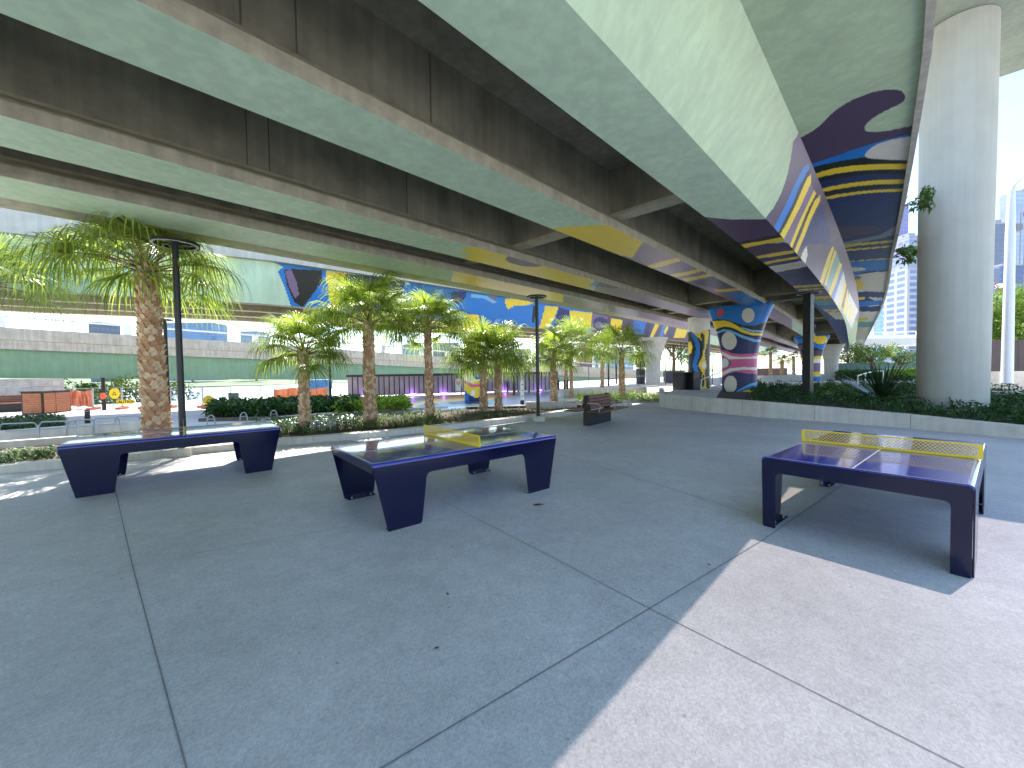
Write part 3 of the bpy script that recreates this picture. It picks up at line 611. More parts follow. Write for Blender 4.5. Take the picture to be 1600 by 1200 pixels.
def tuft(mb, p, n, L_, W_, mi=0, spread=.6, seg=3):
    for i in range(n):
        az = rnd(0, 2*math.pi); sp = random.uniform(.15, spread); l = L_*random.uniform(.6, 1.15); d = Vector((math.cos(az)*sp, math.sin(az)*sp, 1)).normalized(); sd_ = Vector((-math.sin(az), math.cos(az), 0)); q = Vector(p); vs = []
        for k in range(seg+1):
            t = k/seg; w_ = W_*(1-t**1.5)*.5+.001; vs += [q-sd_*w_, q+sd_*w_]; d = (d+Vector((math.cos(az), math.sin(az), 0))*.25*sp*2+Vector((0, 0, -.22*t))).normalized(); q = q+d*l/seg
        mb.add(vs, [(2*k, 2*k+1, 2*k+3, 2*k+2) for k in range(seg)], mi)
def groundcover(name, label, cat, quadpx, z, n, kind, matl, h=.25, group=None, world=None):
    """scatter of small leafy plants inside a quad of ground points"""
    Q = world or [GZ(u, v, z) for u, v in quadpx]; mb = MB()
    for i in range(n):
        a, b = random.random(), random.random(); p = (Q[0].lerp(Q[1], a)).lerp(Q[3].lerp(Q[2], a), b); p.z = z
        if kind == 'grass': tuft(mb, p, 7, h*random.uniform(.6, 1.3), .018, 0, .8)
        elif kind == 'leafy':
            for k in range(9): d = rdir(.9); leaf(mb, p+Vector((0, 0, h*random.uniform(0, .7))), d, Vector((0, 0, 1)), h*.7, h*.25, 0, .35)
        elif kind == 'fern':
            for k in range(10):
                az = rnd(0, 6.28); d = Vector((math.cos(az), math.sin(az), 1.0)); leaf(mb, p+Vector((0, 0, h*random.uniform(0, .8))), d, Vector((0, 0, 1)), h*.9, h*.14, 0, .5)
    o = mb.build(name, matl); return tag(o, label, cat, group, 'stuff')

# palms --------------------------------------------------------------
def frond(mb, base, az, el, L_, fan, droop=1.0, dry=0):
    """petiole then a costapalmate fan whose leaflets droop at the tips"""
    h = Vector((math.cos(az), math.sin(az), 0)); pts = []; q = Vector(base); e = el; k = 6
    for i in range(k+1): pts.append(q.copy()); q = q+(h*math.cos(e)+Vector((0, 0, math.sin(e))))*L_/k; e -= .10*droop
    mb.tube(pts, [.022-.002*i for i in range(k+1)], 4, 1)
    side = Vector((-h.y, h.x, 0)); tip = pts[-1]; ax = (pts[-1]-pts[-2]).normalized(); nrm = side.cross(ax)*-1
    ns = 30; tilt = rnd(-.35, .35); side = (side*math.cos(tilt)+nrm*math.sin(tilt)).normalized()
    for i in range(ns):
        t = (i/(ns-1)-.5)*2; ang = t*2.05+rnd(-.03, .03); d = (ax*math.cos(ang)+side*math.sin(ang)).normalized(); l = fan*(1.0-.30*abs(t)**2)*random.uniform(.85, 1.12)
        w0 = .030; wd = d.cross(nrm).normalized(); p = tip+ax*.10*(1-abs(t)); vs = []; seg = 5; dd = d.copy()
        for s_ in range(seg+1):
            u_ = s_/seg; w_ = w0*(1-u_**2)*(.5+min(1, u_*3)*.6)/2+.003; vs += [p-wd*w_, p+wd*w_]
            g_ = (.02 if u_ < .25 else .25+(u_-.25)*2.2)*droop; dd = (dd+Vector((0, 0, -1))*g_).normalized(); p = p+dd*l/seg
        mb.add(vs, [(2*s_, 2*s_+1, 2*s_+3, 2*s_+2) for s_ in range(seg)], 2 if dry else 0)
def trunk(o, h, r0, r1, lean, dense=1., dead=False):
    mb = MB(); k = 14
    def ctr(t): return Vector((lean[0]*t**1.3, lean[1]*t**1.3, h*t))
    def rd(t): return r0+(r1-r0)*t+(.10*r0*max(0, 1-t*7))
    mb.tube([ctr(i/k) for i in range(k+1)], [rd(i/k)*.92 for i in range(k+1)], 14)
    nring = int(h/.085*dense); per = 9
    for i in range(nring):
        t = (i+.5)/nring; c = ctr(t); r = rd(t)
        for j in range(per):
            az = 2*math.pi*(j+(i % 2)*.5)/per+rnd(-.12, .12)+i*.13; hh = Vector((math.cos(az), math.sin(az), 0)); sd_ = Vector((-hh.y, hh.x, 0)); hl = random.uniform(.10, .16); w_ = 2*math.pi*r/per*.62
            out = random.uniform(.01, .05)*(1+r*1.5) if t > .12 else random.uniform(.02, .08)
            b0 = c+hh*(r*.86); tip = c+hh*(r+out)+Vector((0, 0, hl))
            mb.add([b0-sd_*w_+Vector((0, 0, -.02)), b0+sd_*w_+Vector((0, 0, -.02)), tip+sd_*w_*.38, tip-sd_*w_*.38, tip+sd_*w_*.33-hh*.03, tip-sd_*w_*.33-hh*.03, b0+Vector((0, 0, hl*.6))+sd_*w_*.6-hh*.02, b0+Vector((0, 0, hl*.6))-sd_*w_*.6-hh*.02],
                   [(0, 1, 2, 3), (3, 2, 4, 5), (1, 6, 4, 2), (0, 3, 5, 7)], 1 if random.random() < .45 else 0)
    mb.build('trunk', [PBARK, PBARK2], o, False); return ctr(1)
def palm(u, vb, Yd, ut, vt, topv, hw, label, nf=34, r=(.18, .14), group='fan palms in the garden beside the plaza', seed=1, half=False):
    random.seed(seed); base = GY(u, vb, Yd); base.z = 0; tp = GY(ut, vt, Yd); rad = hw*Yd/F*.92; o = thing('fan_palm', base, label, 'palm tree', 0, group)
    c = trunk(o, tp.z, r[0], r[1], (tp.x-base.x, 0)); mb = MB(); top_z = GY(ut, topv, Yd).z-tp.z
    pl = rad*.56; fan = rad*.62
    for i in range(nf):
        t = i/(nf-1); el = 1.45-1.36*t**.9+rnd(-.12, .12); az = i*2.39996+rnd(-.2, .2)
        s_ = min(1., top_z/(pl+fan*.55)) if el > .8 else 1
        frond(mb, c+Vector((0, 0, rnd(-.1, .1)-t*.12)), az, el, pl*random.uniform(.85, 1.15)*max(.55, s_), fan*random.uniform(.88, 1.1)*max(.75, s_), 1.0 if el < .9 else .75, dry=0)
    mb.build('crown', [PALM, PALMD, PALMD], o); return o
palm(-22, 700, 13.0, -18, 440, 365, 118, 'palm crown at the left picture edge, its trunk out of view', 34, seed=2)
palm(246, 700, 9.75, 228, 420, 318, 155, 'largest fan palm, thick shaggy trunk behind the left table', 46, (.25, .20), seed=3)
palm(477, 673, 12.4, 474, 552, 462, 84, 'short fan palm with drooping crown beside the wire seat', 32, (.155, .125), seed=4)
palm(579, 662, 13.9, 575, 505, 402, 100, 'tall fan palm with red-brown lower trunk between wire seat and middle table', 44, (.19, .16), seed=5)
palm(672, 652, 15.6, 668, 515, 430, 84, 'fan palm behind the net of the middle table', 36, (.145, .12), seed=6)
palm(756, 644, 17.2, 755, 560, 468, 76, 'left of the close pair of palms by the mural eye column', 36, (.15, .115), seed=7)
palm(779, 643, 17.6, 777, 560, 470, 76, 'right of the close pair of palms by the mural eye column', 36, (.15, .115), seed=8)
palm(866, 637, 19.4, 864, 560, 478, 56, 'fan palm just right of the central lamp post', 32, (.15, .12), seed=9)
palm(893, 622, 25.0, 892, 545, 470, 62, 'slender grey fan palm behind the timber bench', 32, (.10, .08), seed=10)
palm(972, 622, 24.2, 971, 550, 500, 62, 'fan palm in the lime planting right of the timber bench', 32, (.18, .13), seed=11)
palm(884, 604, 38, 884, 552, 515, 34, 'small distant fan palm seen under the bridge edge', 22, (.15, .12), seed=12)
palm(941, 604, 36, 941, 548, 505, 38, 'distant fan palm left of two black poles', 24, (.15, .12), seed=13)

# ------------------------------------------------------------------ table tennis tables
def rounded(pts, rads, n=6):
    out = []
    for i, p in enumerate(pts):
        r = rads[i]; p = Vector(p)
        if r <= 0: out.append(tuple(p)); continue
        a = (Vector(pts[i-1])-p).normalized(); b = (Vector(pts[(i+1) % len(pts)])-p).normalized(); A = p+a*r; B = p+b*r
        for k in range(n+1):
            t = k/n; q = A*(1-t)**2+p*2*t*(1-t)+B*t*t; out.append(tuple(q))
    return out
def netmat():
    M = bpy.data.materials.new('perforated_yellow_steel'); M.use_nodes = True; t = M.node_tree; n = t.nodes; l = t.links; b = n['Principled BSDF']
    b.inputs['Base Color'].default_value = lin((242,208,40)); b.inputs['Roughness'].default_value = .4
    co = n.new('ShaderNodeTexCoord'); sx = n.new('ShaderNodeSeparateXYZ'); l.new(co.outputs['Object'], sx.inputs[0])
    def mth(op, a, b_=None, c=None):
        q = n.new('ShaderNodeMath'); q.operation = op
        for i, v in enumerate((a, b_, c)):
            if v is None: continue
            if isinstance(v, (int, float)): q.inputs[i].default_value = v
            else: l.new(v, q.inputs[i])
        return q.outputs[0]
    P = .036
    def holes(ox, oz):
        x = mth('SUBTRACT', mth('FRACT', mth('ADD', mth('DIVIDE', sx.outputs['Y'], P), 50+ox)), .5); z = mth('SUBTRACT', mth('FRACT', mth('ADD', mth('DIVIDE', sx.outputs['Z'], P), oz)), .5)
        return mth('LESS_THAN', mth('ADD', mth('MULTIPLY', x, x), mth('MULTIPLY', z, z)), .31**2)
    h = mth('MAXIMUM', holes(0, .1), holes(.5, .6))
    inside = mth('MULTIPLY', mth('LESS_THAN', mth('ABSOLUTE', sx.outputs['Y']), .735), mth('LESS_THAN', mth('ABSOLUTE', mth('SUBTRACT', sx.outputs['Z'], .842)), .056))
    al_ = mth('SUBTRACT', 1., mth('MULTIPLY', h, inside)); l.new(al_, b.inputs['Alpha']); return M
NET = netmat()
def table(pos, th, label, endframe, group='outdoor table tennis tables'):
    o = thing('table_tennis_table', pos, label, 'table', th, group); L2, W2, H, tk = 1.37, .7625, .76, .012
    mb = MB(); # top sheet with rolled long edges
    r = .035; prof = [(-W2, H-r)]+[(-W2+r-r*math.cos(t), H-r+r*math.sin(t)) for t in np.linspace(0, math.pi/2, 7)]+[(W2-r+r*math.sin(t), H-r+r*math.cos(t)) for t in np.linspace(0, math.pi/2, 7)]
    prof2 = prof+[(x*(1-tk/abs(x)) if abs(x) > .1 else x, z-tk) for x, z in reversed(prof)]; n = len(prof2)
    vs = [(x, y, z) for x in (-L2, L2) for y, z in prof2]; mb.add(vs, [(j, (j+1) % n, n+(j+1) % n, n+j) for j in range(n)]+[tuple(range(n)), tuple(range(n, 2*n))[::-1]])
    mb.build('table_top', TOP, o, True)
    k0, k1 = (.05, .555) if endframe else (.165, .555)
    zt = H-r+.001; pts = [(-L2, zt), (-L2+k0-.01, 0.0), (-L2+k1, 0), (-L2+k1+.075, .575), (L2-k1-.075, .575), (L2-k1, 0), (L2-k0+.01, 0), (L2, zt)]
    pol = rounded(pts, [0, .02, .04, .07, .07, .04, .02, 0])
    for s_ in (-1, 1):
        mb = MB(); mb.plate(pol, (0, s_*W2 if s_ < 0 else W2-tk, 0), (1, 0, 0), (0, 0, 1), -tk if True else tk)
        mb.build('side_panel', NAVY, o, False, .002)
        for e in (-1, 1):
            q = MB(); cx = e*(L2-(k0+k1)/2); q.box((cx, s_*(W2-.06), .008), (.38, .10, .012)); q.build('foot_plate', NAVY, o, False, .003)
            for bx in (-.13, .13):
                q = MB(); q.lathe([(.014, .014), (.014, .026), (.008, .032)], (cx+bx, s_*(W2-.075), 0), 8); q.build('bolt', STEEL, o)
    for e in (-1, 1):
        mb = MB(); y0 = W2-tk-.001
        if endframe:
            lw = .12; pp = rounded([(-y0, H-tk-.002), (-y0, .0), (-y0+lw, 0), (-y0+lw, .60), (y0-lw, .60), (y0-lw, 0), (y0, 0), (y0, H-tk-.002)], [.03, .03, .02, .05, .05, .02, .03, .03])
        else: pp = [(-y0, H-tk-.002), (-y0, .655), (y0, .655), (y0, H-tk-.002)]
        mb.plate(pp, (e*(L2-.006)-.004, 0, 0), (0, 1, 0), (0, 0, 1), .008); mb.build('end_panel', NAVY, o, False, .002)
    mb = MB(); mb.box((0, 0, H+.0012), (2*L2-.02, .004+.004, .0016)); mb.build('centre_line', WHITE, o)
    mb = MB()
    for s_ in (-1, 1): mb.box((0, s_*(W2-.040), H+.001), (2*L2-.02, .012, .0014)); mb.box((s_*(L2-.016), 0, H+.001), (.012, 2*W2-.094, .0012))
    mb.build('edge_line', mat('faded_white_line', (150,155,175), .3, .1, 5), o)
    # net
    mb = MB(); hh = .1525; pl = rounded([(-W2-.005, H+.002), (W2+.005, H+.002), (W2+.005, H+hh), (-W2-.005, H+hh)], [.004, .004, .03, .03])
    mb.plate(pl, (-.0, 0, 0), (0, 1, 0), (0, 0, 1), .004); net = mb.build('net', NET, o)
    mb = MB(); mb.box((.017, 0, H+.004), (.028, 1.40, .004)); mb.build('net_flange', mat('yellow_steel', (228,196,40), .4, .05), net)
    return o
TT = .685
table((-5.78, 7.05, 0), TT, 'left navy table tennis table in front of the largest palm, net seen edge-on', False)
table((-.90, 5.664, 0), TT, 'middle navy table tennis table standing near the centre of the plaza', False)
table((4.235, 4.616, 0), TT, 'right navy table tennis table nearest the tall concrete column', True)

# dry leaf on the paving
g = MB(); q = GZ(843, 790); g.add([(q.x-.06, q.y-.02, .012), (q.x, q.y-.03, .03), (q.x+.07, q.y+.01, .012), (q.x, q.y+.025, .022), (q.x-.09, q.y, .02)], [(0, 1, 2, 3), (0, 3, 4)])
tag(g.build('fallen_leaf', mat('dead_leaf', (92,58,34), .8)), 'single brown dry leaf lying on the paving right of middle table', 'leaf')

random.seed(31)
for i, (u, v, lb) in enumerate(((1388, 722, 'small dark leaf scrap on the paving right of the right table net'), (1108, 884, 'small dark leaf scrap beside the paving joint left of the sunny patch'), (682, 1015, 'tiny reddish leaf scrap on the foreground paving'), (700, 930, 'tiny leaf scrap on the paving in front of middle table'))):
    g = MB(); q = GZ(u, v); a = rnd(0, 6); k = .022; g.add([(q.x+k*math.cos(a+t)*(1 if j % 2 else .5), q.y+k*math.sin(a+t)*(1 if j % 2 else .5), .010+.006*(j % 2)) for j, t in enumerate((0, 1.2, 3.1, 4.6))], [(0, 1, 2, 3)])
    tag(g.build('leaf_scrap', mat('dead_leaf', (92,58,34), .8)), lb, 'leaf')
# ------------------------------------------------------------------ timber bench
def bench(pos, rz, label, arms=True, group=None):
    o = thing('park_bench', pos, label, 'bench', rz, group)
    g = MB(); g.box((0, 0, .2), (1.35, .20, .40)); g.build('base', BLACK, o, False, .01)
    g = MB(); g.plate([(-.10, .02), (.10, .02), (.10, .45), (.06, .88), (-.06, .88), (-.10, .45)], (-.62, 0, 0), (0, 1, 0), (0, 0, 1), .012); g.build('end_plate', BLACK, o); g = MB()
    g.plate([(-.10, .02), (.10, .02), (.10, .45), (.06, .88), (-.06, .88), (-.10, .45)], (.60, 0, 0), (0, 1, 0), (0, 0, 1), .012); g.build('end_plate', BLACK, o)
    for s_ in (-1, 1):
        g = MB()
        for k in range(4): g.box((.0 if s_ > 0 else .0, s_*(.17+.105*k), .43), (1.9, .09, .035)) if s_ < 0 else g.box((0, s_*(.17+.105*k), .43), (1.9, .09, .035))
        g.build('seat', WOOD, o, False, .006)
        g = MB()
        for k in range(4): g.box((0, s_*(.125-.015*k), .53+.095*k), (1.35, .03, .082), 0, 0, ('X', s_*.12))
        g.build('backrest', WOOD, o, False, .005)
        for x in ((-.95, .0, .95) if arms else ()):
            g = MB(); g.tube([(x, s_*.50, .44), (x, s_*.55, .60), (x, s_*.50, .66), (x, s_*.18, .68)], .014, 6); g.build('armrest', STEEL, o, True)
    return o
bp0 = GZ(934, 661); bench(bp0, R(52), 'dark timber double-sided bench with metal armrests beside the plaza kerb').scale = (1.15, 1.15, 1.08)
b_ = GZ(20, 643); bench(b_, R(40), 'timber bench at the left edge near the orange barriers', False)
# wire seat
ws = GZ(506, 676); o = thing('wire_seat', ws, 'curved grey wire mesh seat beside the short palm', 'seat', R(25)); g = MB()
prof = [(.0, .0), (.0, .2), (.03, .34), (.14, .40), (.30, .36), (.38, .24)]
for i in range(13):
    x = -.32+i*.054; g.tube([(x, -y, z) for y, z in prof], .006, 4)
for y, z in prof[1:]: g.tube([(-.32, -y, z), (.33, -y, z)], .008, 4)
g.build('wire_shell', mat('pale_wire', (150,165,160), .4, .1), o)

# ------------------------------------------------------------------ lamp posts
def lamp(pos, h, label, ring=.38, r=.055, block=True, cams=0, group='disc-topped black lamp posts', sq=False):
    o = thing('street_lamp', pos, label, 'lamp post', 0, group)
    if block: g = MB(); g.box((0, 0, .09), (.34, .34, .18), .4); g.build('footing', CONCL, o, False, .01)
    g = MB()
    if sq: g.box((0, 0, h/2), (r*2, r*2, h), .5)
    else: g.tube([(0, 0, 0), (0, 0, h)], [r, r*.9], 14)
    g.build('post', BLACK, o, not sq)
    if ring:
        g = MB(); n = 32; vs = []
        for rr, z in ((ring, h-.02), (ring, h+.03), (ring-.09, h+.03), (ring-.09, h-.02)): vs += [(rr*math.cos(2*math.pi*i/n), rr*math.sin(2*math.pi*i/n), z) for i in range(n)]
        g.add(vs, [(k*n+i, k*n+(i+1) % n, ((k+1) % 4)*n+(i+1) % n, ((k+1) % 4)*n+i) for k in range(4) for i in range(n)]); hd = g.build('lamp_head', BLACK, o, True)
        g = MB()
        for k in range(4): a = k*math.pi/2+.4; g.box((math.cos(a)*ring/2, math.sin(a)*ring/2, h+.005), (ring, .05, .03), a)
        g.lathe([(.10, h-.03), (.12, h+.02), (.06, h+.05)], n=16); g.build('spoke', BLACK, hd)
        g = MB(); vs = []
        for rr in (ring-.02, ring-.07): vs += [(rr*math.cos(2*math.pi*i/n), rr*math.sin(2*math.pi*i/n), h-.024) for i in range(n)]
        g.add(vs, [(i, (i+1) % n, n+(i+1) % n, n+i) for i in range(n)]); g.build('diffuser', WHITE, hd)
    for k in range(cams):
        a = k*math.pi+.3; q = MB(); q.tube([(0, 0, h*.72), (math.cos(a)*.18, math.sin(a)*.18, h*.72), (math.cos(a)*.30, math.sin(a)*.30, h*.72-.06)], .03, 6); q.lathe([(.05, -.07), (.085, -.02), (.085, .04), (.04, .07)], (math.cos(a)*.26, math.sin(a)*.26, h*.72), 12); q.build('camera_unit', BLACK, o, True)
    return o
def lamp_px(u, vb, vt, label, **k):
    p = GZ(u, vb); h = GY(u, vt, p.y).z; return lamp(p, h, label, **k)
lamp_px(287, 712, 381, 'tallest-looking black disc lamp post on a footing behind the left table', ring=.43, r=.065)
lamp_px(841, 658, 464, 'black disc lamp post standing on the kerb at the centre', ring=.33, r=.06)
lamp_px(264, 655, 500, 'thin black disc lamp post behind the largest palm trunk', ring=.26, r=.07, block=False)
lamp_px(517, 642, 500, 'black post with two cameras left of the tall palm', ring=.3, r=.06, block=False, cams=2)
lamp_px(803, 618, 505, 'slim distant lamp post left of the white totem', ring=.3, r=.06, block=False)
lamp_px(951, 603, 520, 'left of the two slim black poles beyond the palms', ring=0, r=.10, block=False)
lamp_px(963, 600, 520, 'right of the two slim black poles beyond the palms', ring=0, r=.10, block=False)
lamp_px(163, 641, 590, 'short black post by the caution sign fence', ring=0, r=.09, block=False)
pp = GZ(1262, 640); lamp(pp, 5.0-.35, 'thick square black lamp post in the right planter with camera', ring=.42, r=.135, block=False, cams=1, sq=True)

# ------------------------------------------------------------------ right planter
inner = inset(rwp, .24)
far = [GZ(1070, 606), GZ(1130, 612), GZ(1200, 612), GZ(1290, 612), GZ(1380, 612), GZ(1430, 614), GZ(1520, 622), GZ(1620, 630), GZ(1800, 650)]
def hts(i): return [.60, .58, .54, .46, .40, .34, .30, .28, .28][i]
mb = MB(); vs = []
for i, (p, q) in enumerate(zip(inner, far)): vs += [(p[0], p[1], hts(i)-.08), (q.x, q.y, .35)]
mb.add(vs[2:], [(2*i, 2*i+2, 2*i+3, 2*i+1) for i in range(len(inner)-2)]); tag(mb.build('planter_soil', SOIL), kind='structure')
mb = MB(); mb.add(vs[:4], [(0, 2, 3, 1)]); tag(mb.build('paved_ledge', PATHM), kind='structure')
random.seed(21); mb = MB()
for i in range(1700):
    k = 1.7+random.random()*(len(inner)-2.9); j = int(k); t = k-j; A = Vector(inner[j]+(hts(j)-.08,)).lerp(Vector(inner[j+1]+(hts(j+1)-.08,)), t); B = Vector((far[j].x, far[j].y, .35)).lerp(Vector((far[j+1].x, far[j+1].y, .35)), t)
    b = random.random()**1.1; p = A.lerp(B, b); p.x += rnd()*.1; hh = random.choice((.16, .2, .26, .34))*(1+.3*b)
    if (p-Vector((colp.x, colp.y, p.z))).length < 1.0: continue
    for q in range(14): d = rdir(.7); leaf(mb, p+Vector((rnd()*.14, rnd()*.14, hh*random.uniform(0, 1))), d, Vector((0, 0, 1)), hh*.55, hh*.18, 0, .3)
tag(mb.build('shrub_bed', SHR), 'dense dark green low shrubs filling the right planter', 'shrubs', kind='stuff')
def yucca(pos, s, label):
    o = thing('spiky_plant', pos, label, 'plant'); mb = MB()
    for i in range(70):
        az = rnd(0, 6.283); el = random.uniform(.15, 1.5); d = Vector((math.cos(az)*math.cos(el), math.sin(az)*math.cos(el), math.sin(el))); sd_ = Vector((-math.sin(az), math.cos(az), 0)); L_ = s*random.uniform(.75, 1.1); q = Vector((0, 0, .05)); vs = []
        for k in range(5): t = k/4; w_ = .035*s*(1-t)**.7+.002; vs += [q-sd_*w_, q+sd_*w_]; q = q+d*L_/4; d = (d+Vector((0, 0, -.08))).normalized()
        mb.add(vs, [(2*k, 2*k+1, 2*k+3, 2*k+2) for k in range(4)])
    mb.build('leaves', leafmat('yucca_leaf', (.01, .035, .012), (.04, .09, .03), .35, .15), o)
    mb = MB(); mb.lathe([(.09*s, -.3), (.1*s, .1)], n=10); mb.build('stem', BARK, o); return o
yp = GZ(1378, 630, .35); yucca(yp, 1.7, 'large dark spiky rosette plant in the right planter left of the column')
random.seed(5); yq = GZ(1205, 618, .35); yucca(yq, .6, 'smaller spiky plant at the foot of the mural pier')

# ------------------------------------------------------------------ palm garden strip
bk = [GZ(u, v) for u, v in ((-260, 700), (0, 700), (95, 694), (250, 683), (435, 666), (600, 648), (780, 636), (905, 630), (970, 628))]
lki = inset([(p.x, p.y) for p in lk], .30); bed(lki, [(p.x, p.y) for p in bk], .02)
random.seed(8)
groundcover('grass_bed', 'long pale grass growing between the palms behind the kerb', 'grass', [(425, 681), (690, 664), (690, 642), (425, 656)], .02, 950, 'grass', GRS, .22)
groundcover('leafy_bed', 'leafy dark green plants in the garden by the wire seat', 'plants', [(395, 684), (560, 672), (560, 655), (395, 662)], .02, 170, 'fern', SHR, .26)
groundcover('grass_bed', 'sparse grass tufts under the close pair of palms', 'grass', [(690, 664), (900, 645), (900, 632), (690, 642)], .02, 260, 'grass', GRS, .18)
groundcover('fern_bed', 'shaded green plants left of the left table behind kerb', 'plants', [(-60, 742), (100, 722), (100, 712), (-60, 726)], .05, 90, 'fern', GRS, .26)
# edging, walls behind the garden
def pxwall(pts, h, w, label, name='garden_wall', matl=None, joints=0):
    return wall(name, [tuple(GZ(u, v))[:2] for u, v in pts], h, w, label, matl, joints=joints)
pxwall([(-200, 722), (0, 703), (110, 694), (232, 684), (400, 668)], .20, .2, 'low grey wall in shade behind the left table')
pxwall([(-150, 706), (0, 692), (125, 681), (236, 673)], .32, .18, 'pale lit wall behind the bicycle racks')
pxwall([(400, 659), (467, 652), (560, 645), (700, 638)], .10, .15, 'thin pale kerb between garden grass and path')
pxwall([(728, 640), (830, 638), (925, 637)], .12, .08, 'dark brown edging board behind the close pair of palms', 'garden_edging', mat('corten', (78,50,40), .8, .2, 6))
pxwall([(822, 640), (860, 640), (905, 637)], .34, .3, 'short pinkish concrete bench wall behind central lamp', 'garden_wall', mat('pink_conc', (196,182,170), .8, .1, 4))
pxwall([(905, 631), (970, 629), (1030, 628)], .16, .2, 'low pale kerb in front of the lime planting')
pxwall([(880, 622), (960, 616), (1075, 610), (1100, 611)], .50, .2, 'pale terrace wall behind the lime planting')
groundcover('lime_bed', 'bright lime green strappy plants around the palm right of bench', 'plants', [(905, 630), (1028, 627), (1028, 617), (900, 621)], .05, 420, 'grass', LIME, .45)
# path beyond with planters
bed([tuple(GZ(u, v))[:2] for u, v in ((325, 655), (450, 652), (560, 645), (640, 638))], [tuple(GZ(u, v))[:2] for u, v in ((330, 640), (450, 634), (560, 628), (640, 627))], .03)
groundcover('hedge_bed', 'dark green leafy hedge planting beyond the path', 'shrubs', [(325, 652), (560, 645), (560, 630), (330, 638)], .05, 520, 'leafy', SHR, .55)
groundcover('hedge_bed', 'bright yellow-green leafy planting left of the coloured play surface', 'shrubs', [(525, 646), (640, 640), (635, 629), (530, 633)], .05, 330, 'leafy', LIME, .5)
groundcover('shrub_bed', 'dark low shrubs at left behind the bicycle racks', 'shrubs', [(-20, 684), (100, 676), (98, 660), (-20, 667)], .05, 260, 'fern', SHR, .35)
pxwall([(310, 659), (450, 656), (560, 650), (645, 640)], .12, .12, 'low dark edging of the hedge planter', 'garden_edging', mat('dark_edge', (96,84,76), .8))
# coloured play surface
polys = [('pink', T2([(920,955),(1050,905),(1100,905),(1000,960),(900,990)])), ('yellow', T2([(985,955),(1060,920),(1200,890),(1600,880),(1600,905),(1250,925),(1150,950),(1000,965)])), ('orange', T2([(1100,890),(1300,875),(1700,865),(1700,880),(1200,895)])),
 ('mauve', T2([(1080,940),(1160,915),(1240,925),(1170,950)])), ('teal', T2([(1200,945),(1240,915),(1600,900),(1600,940)])), ('navy', T2([(1280,915),(1380,905),(1480,908),(1480,925),(1300,928)])), ('white', T2([(1020,960),(1250,945),(1480,935),(1480,945),(1250,955)]))]
Q = [GZ(u, v) for u, v in ((605, 650), (860, 645), (860, 612), (640, 622))]
pg = painted('play_surface', lambda a, b: tuple((Q[0].lerp(Q[1], a)).lerp(Q[3].lerp(Q[2], a), b)[:2])+(.012,), list(np.linspace(0, 1, 160)), list(np.linspace(0, 1, 80)), 'grey', polys, None)
tag(pg, kind='structure')

# ------------------------------------------------------------------ street furniture
def hoop(p, w_, h, rz, label):
    o = thing('bicycle_rack', p, label, 'bicycle rack', rz, 'steel hoop bicycle racks'); g = MB()
    g.tube([(-w_/2-.04, 0, 0), (-w_/2, 0, h-.08), (-w_/2+.06, 0, h), (w_/2-.06, 0, h), (w_/2, 0, h-.08), (w_/2+.04, 0, 0)], .02, 6); g.build('hoop', STEEL, o, True)
    g = MB(); g.tube([(-w_/2-.02, 0, h*.62), (w_/2+.02, 0, h*.62)], .014, 6); g.build('crossbar', STEEL, o, True)
hl = ['leftmost steel hoop bicycle rack behind the left table', 'second steel bicycle rack from the left', 'third steel bicycle rack from the left', 'fourth steel bicycle rack from the left', 'fifth steel bicycle rack, just left of the largest palm']
for i, (u, v, w_) in enumerate(((30, 690, .75), (92, 686, .8), (128, 683, .6), (168, 679, .6), (200, 675, .6))): hoop(GZ(u, v), w_, .50, R(20), hl[i])
for i, (u, v, lb) in enumerate(((330, 665, 'small steel hoop rail left of the short palm'), (381, 660, 'second small steel hoop rail beside the short palm'), (428, 656, 'third small steel hoop rail behind short palm'))): hoop(GZ(u, v), .18, .36, R(20), lb)
def bollard(u, v, vt, label, matl=BLACK, r=.08, group='bollards along the far path'):
    p = GZ(u, v); h = GY(u, vt, p.y).z; o = thing('bollard', p, label, 'bollard', 0, group); g = MB(); g.lathe([(r, 0), (r, h-.02), (r*.8, h)], n=12); g.build('shaft', matl, o, True)
    g = MB(); g.lathe([(r*1.02, h*.86), (r*1.02, h*.93)], n=12); g.build('band', STEEL, o)
bollard(137, 661, 640, 'short black bollard behind the bicycle racks')
bollard(366, 640, 628, 'small black bollard beside the dark hedge')
MAR = mat('maroon', (120,50,70), .5)
for i, (u, m_, lb) in enumerate(((793, BLACK, 'leftmost dark bollard of the row left of totem'), (804, MAR, 'maroon bollard beside slim distant lamp'), (810, MAR, 'second maroon bollard beside slim distant lamp'), (826, BLACK, 'dark bollard just right of the white totem'),
        (848, MAR, 'maroon bollard just right of the central lamp'), (853, MAR, 'second maroon bollard right of central lamp'), (873, BLACK, 'dark bollard left of slender grey palm'), (882, BLACK, 'second dark bollard left of slender grey palm'), (887, BLACK, 'dark bollard touching slender grey palm'))):
    bollard(u, 614-(u-793)*.06, 593-(u-793)*.03, lb, m_, .07)
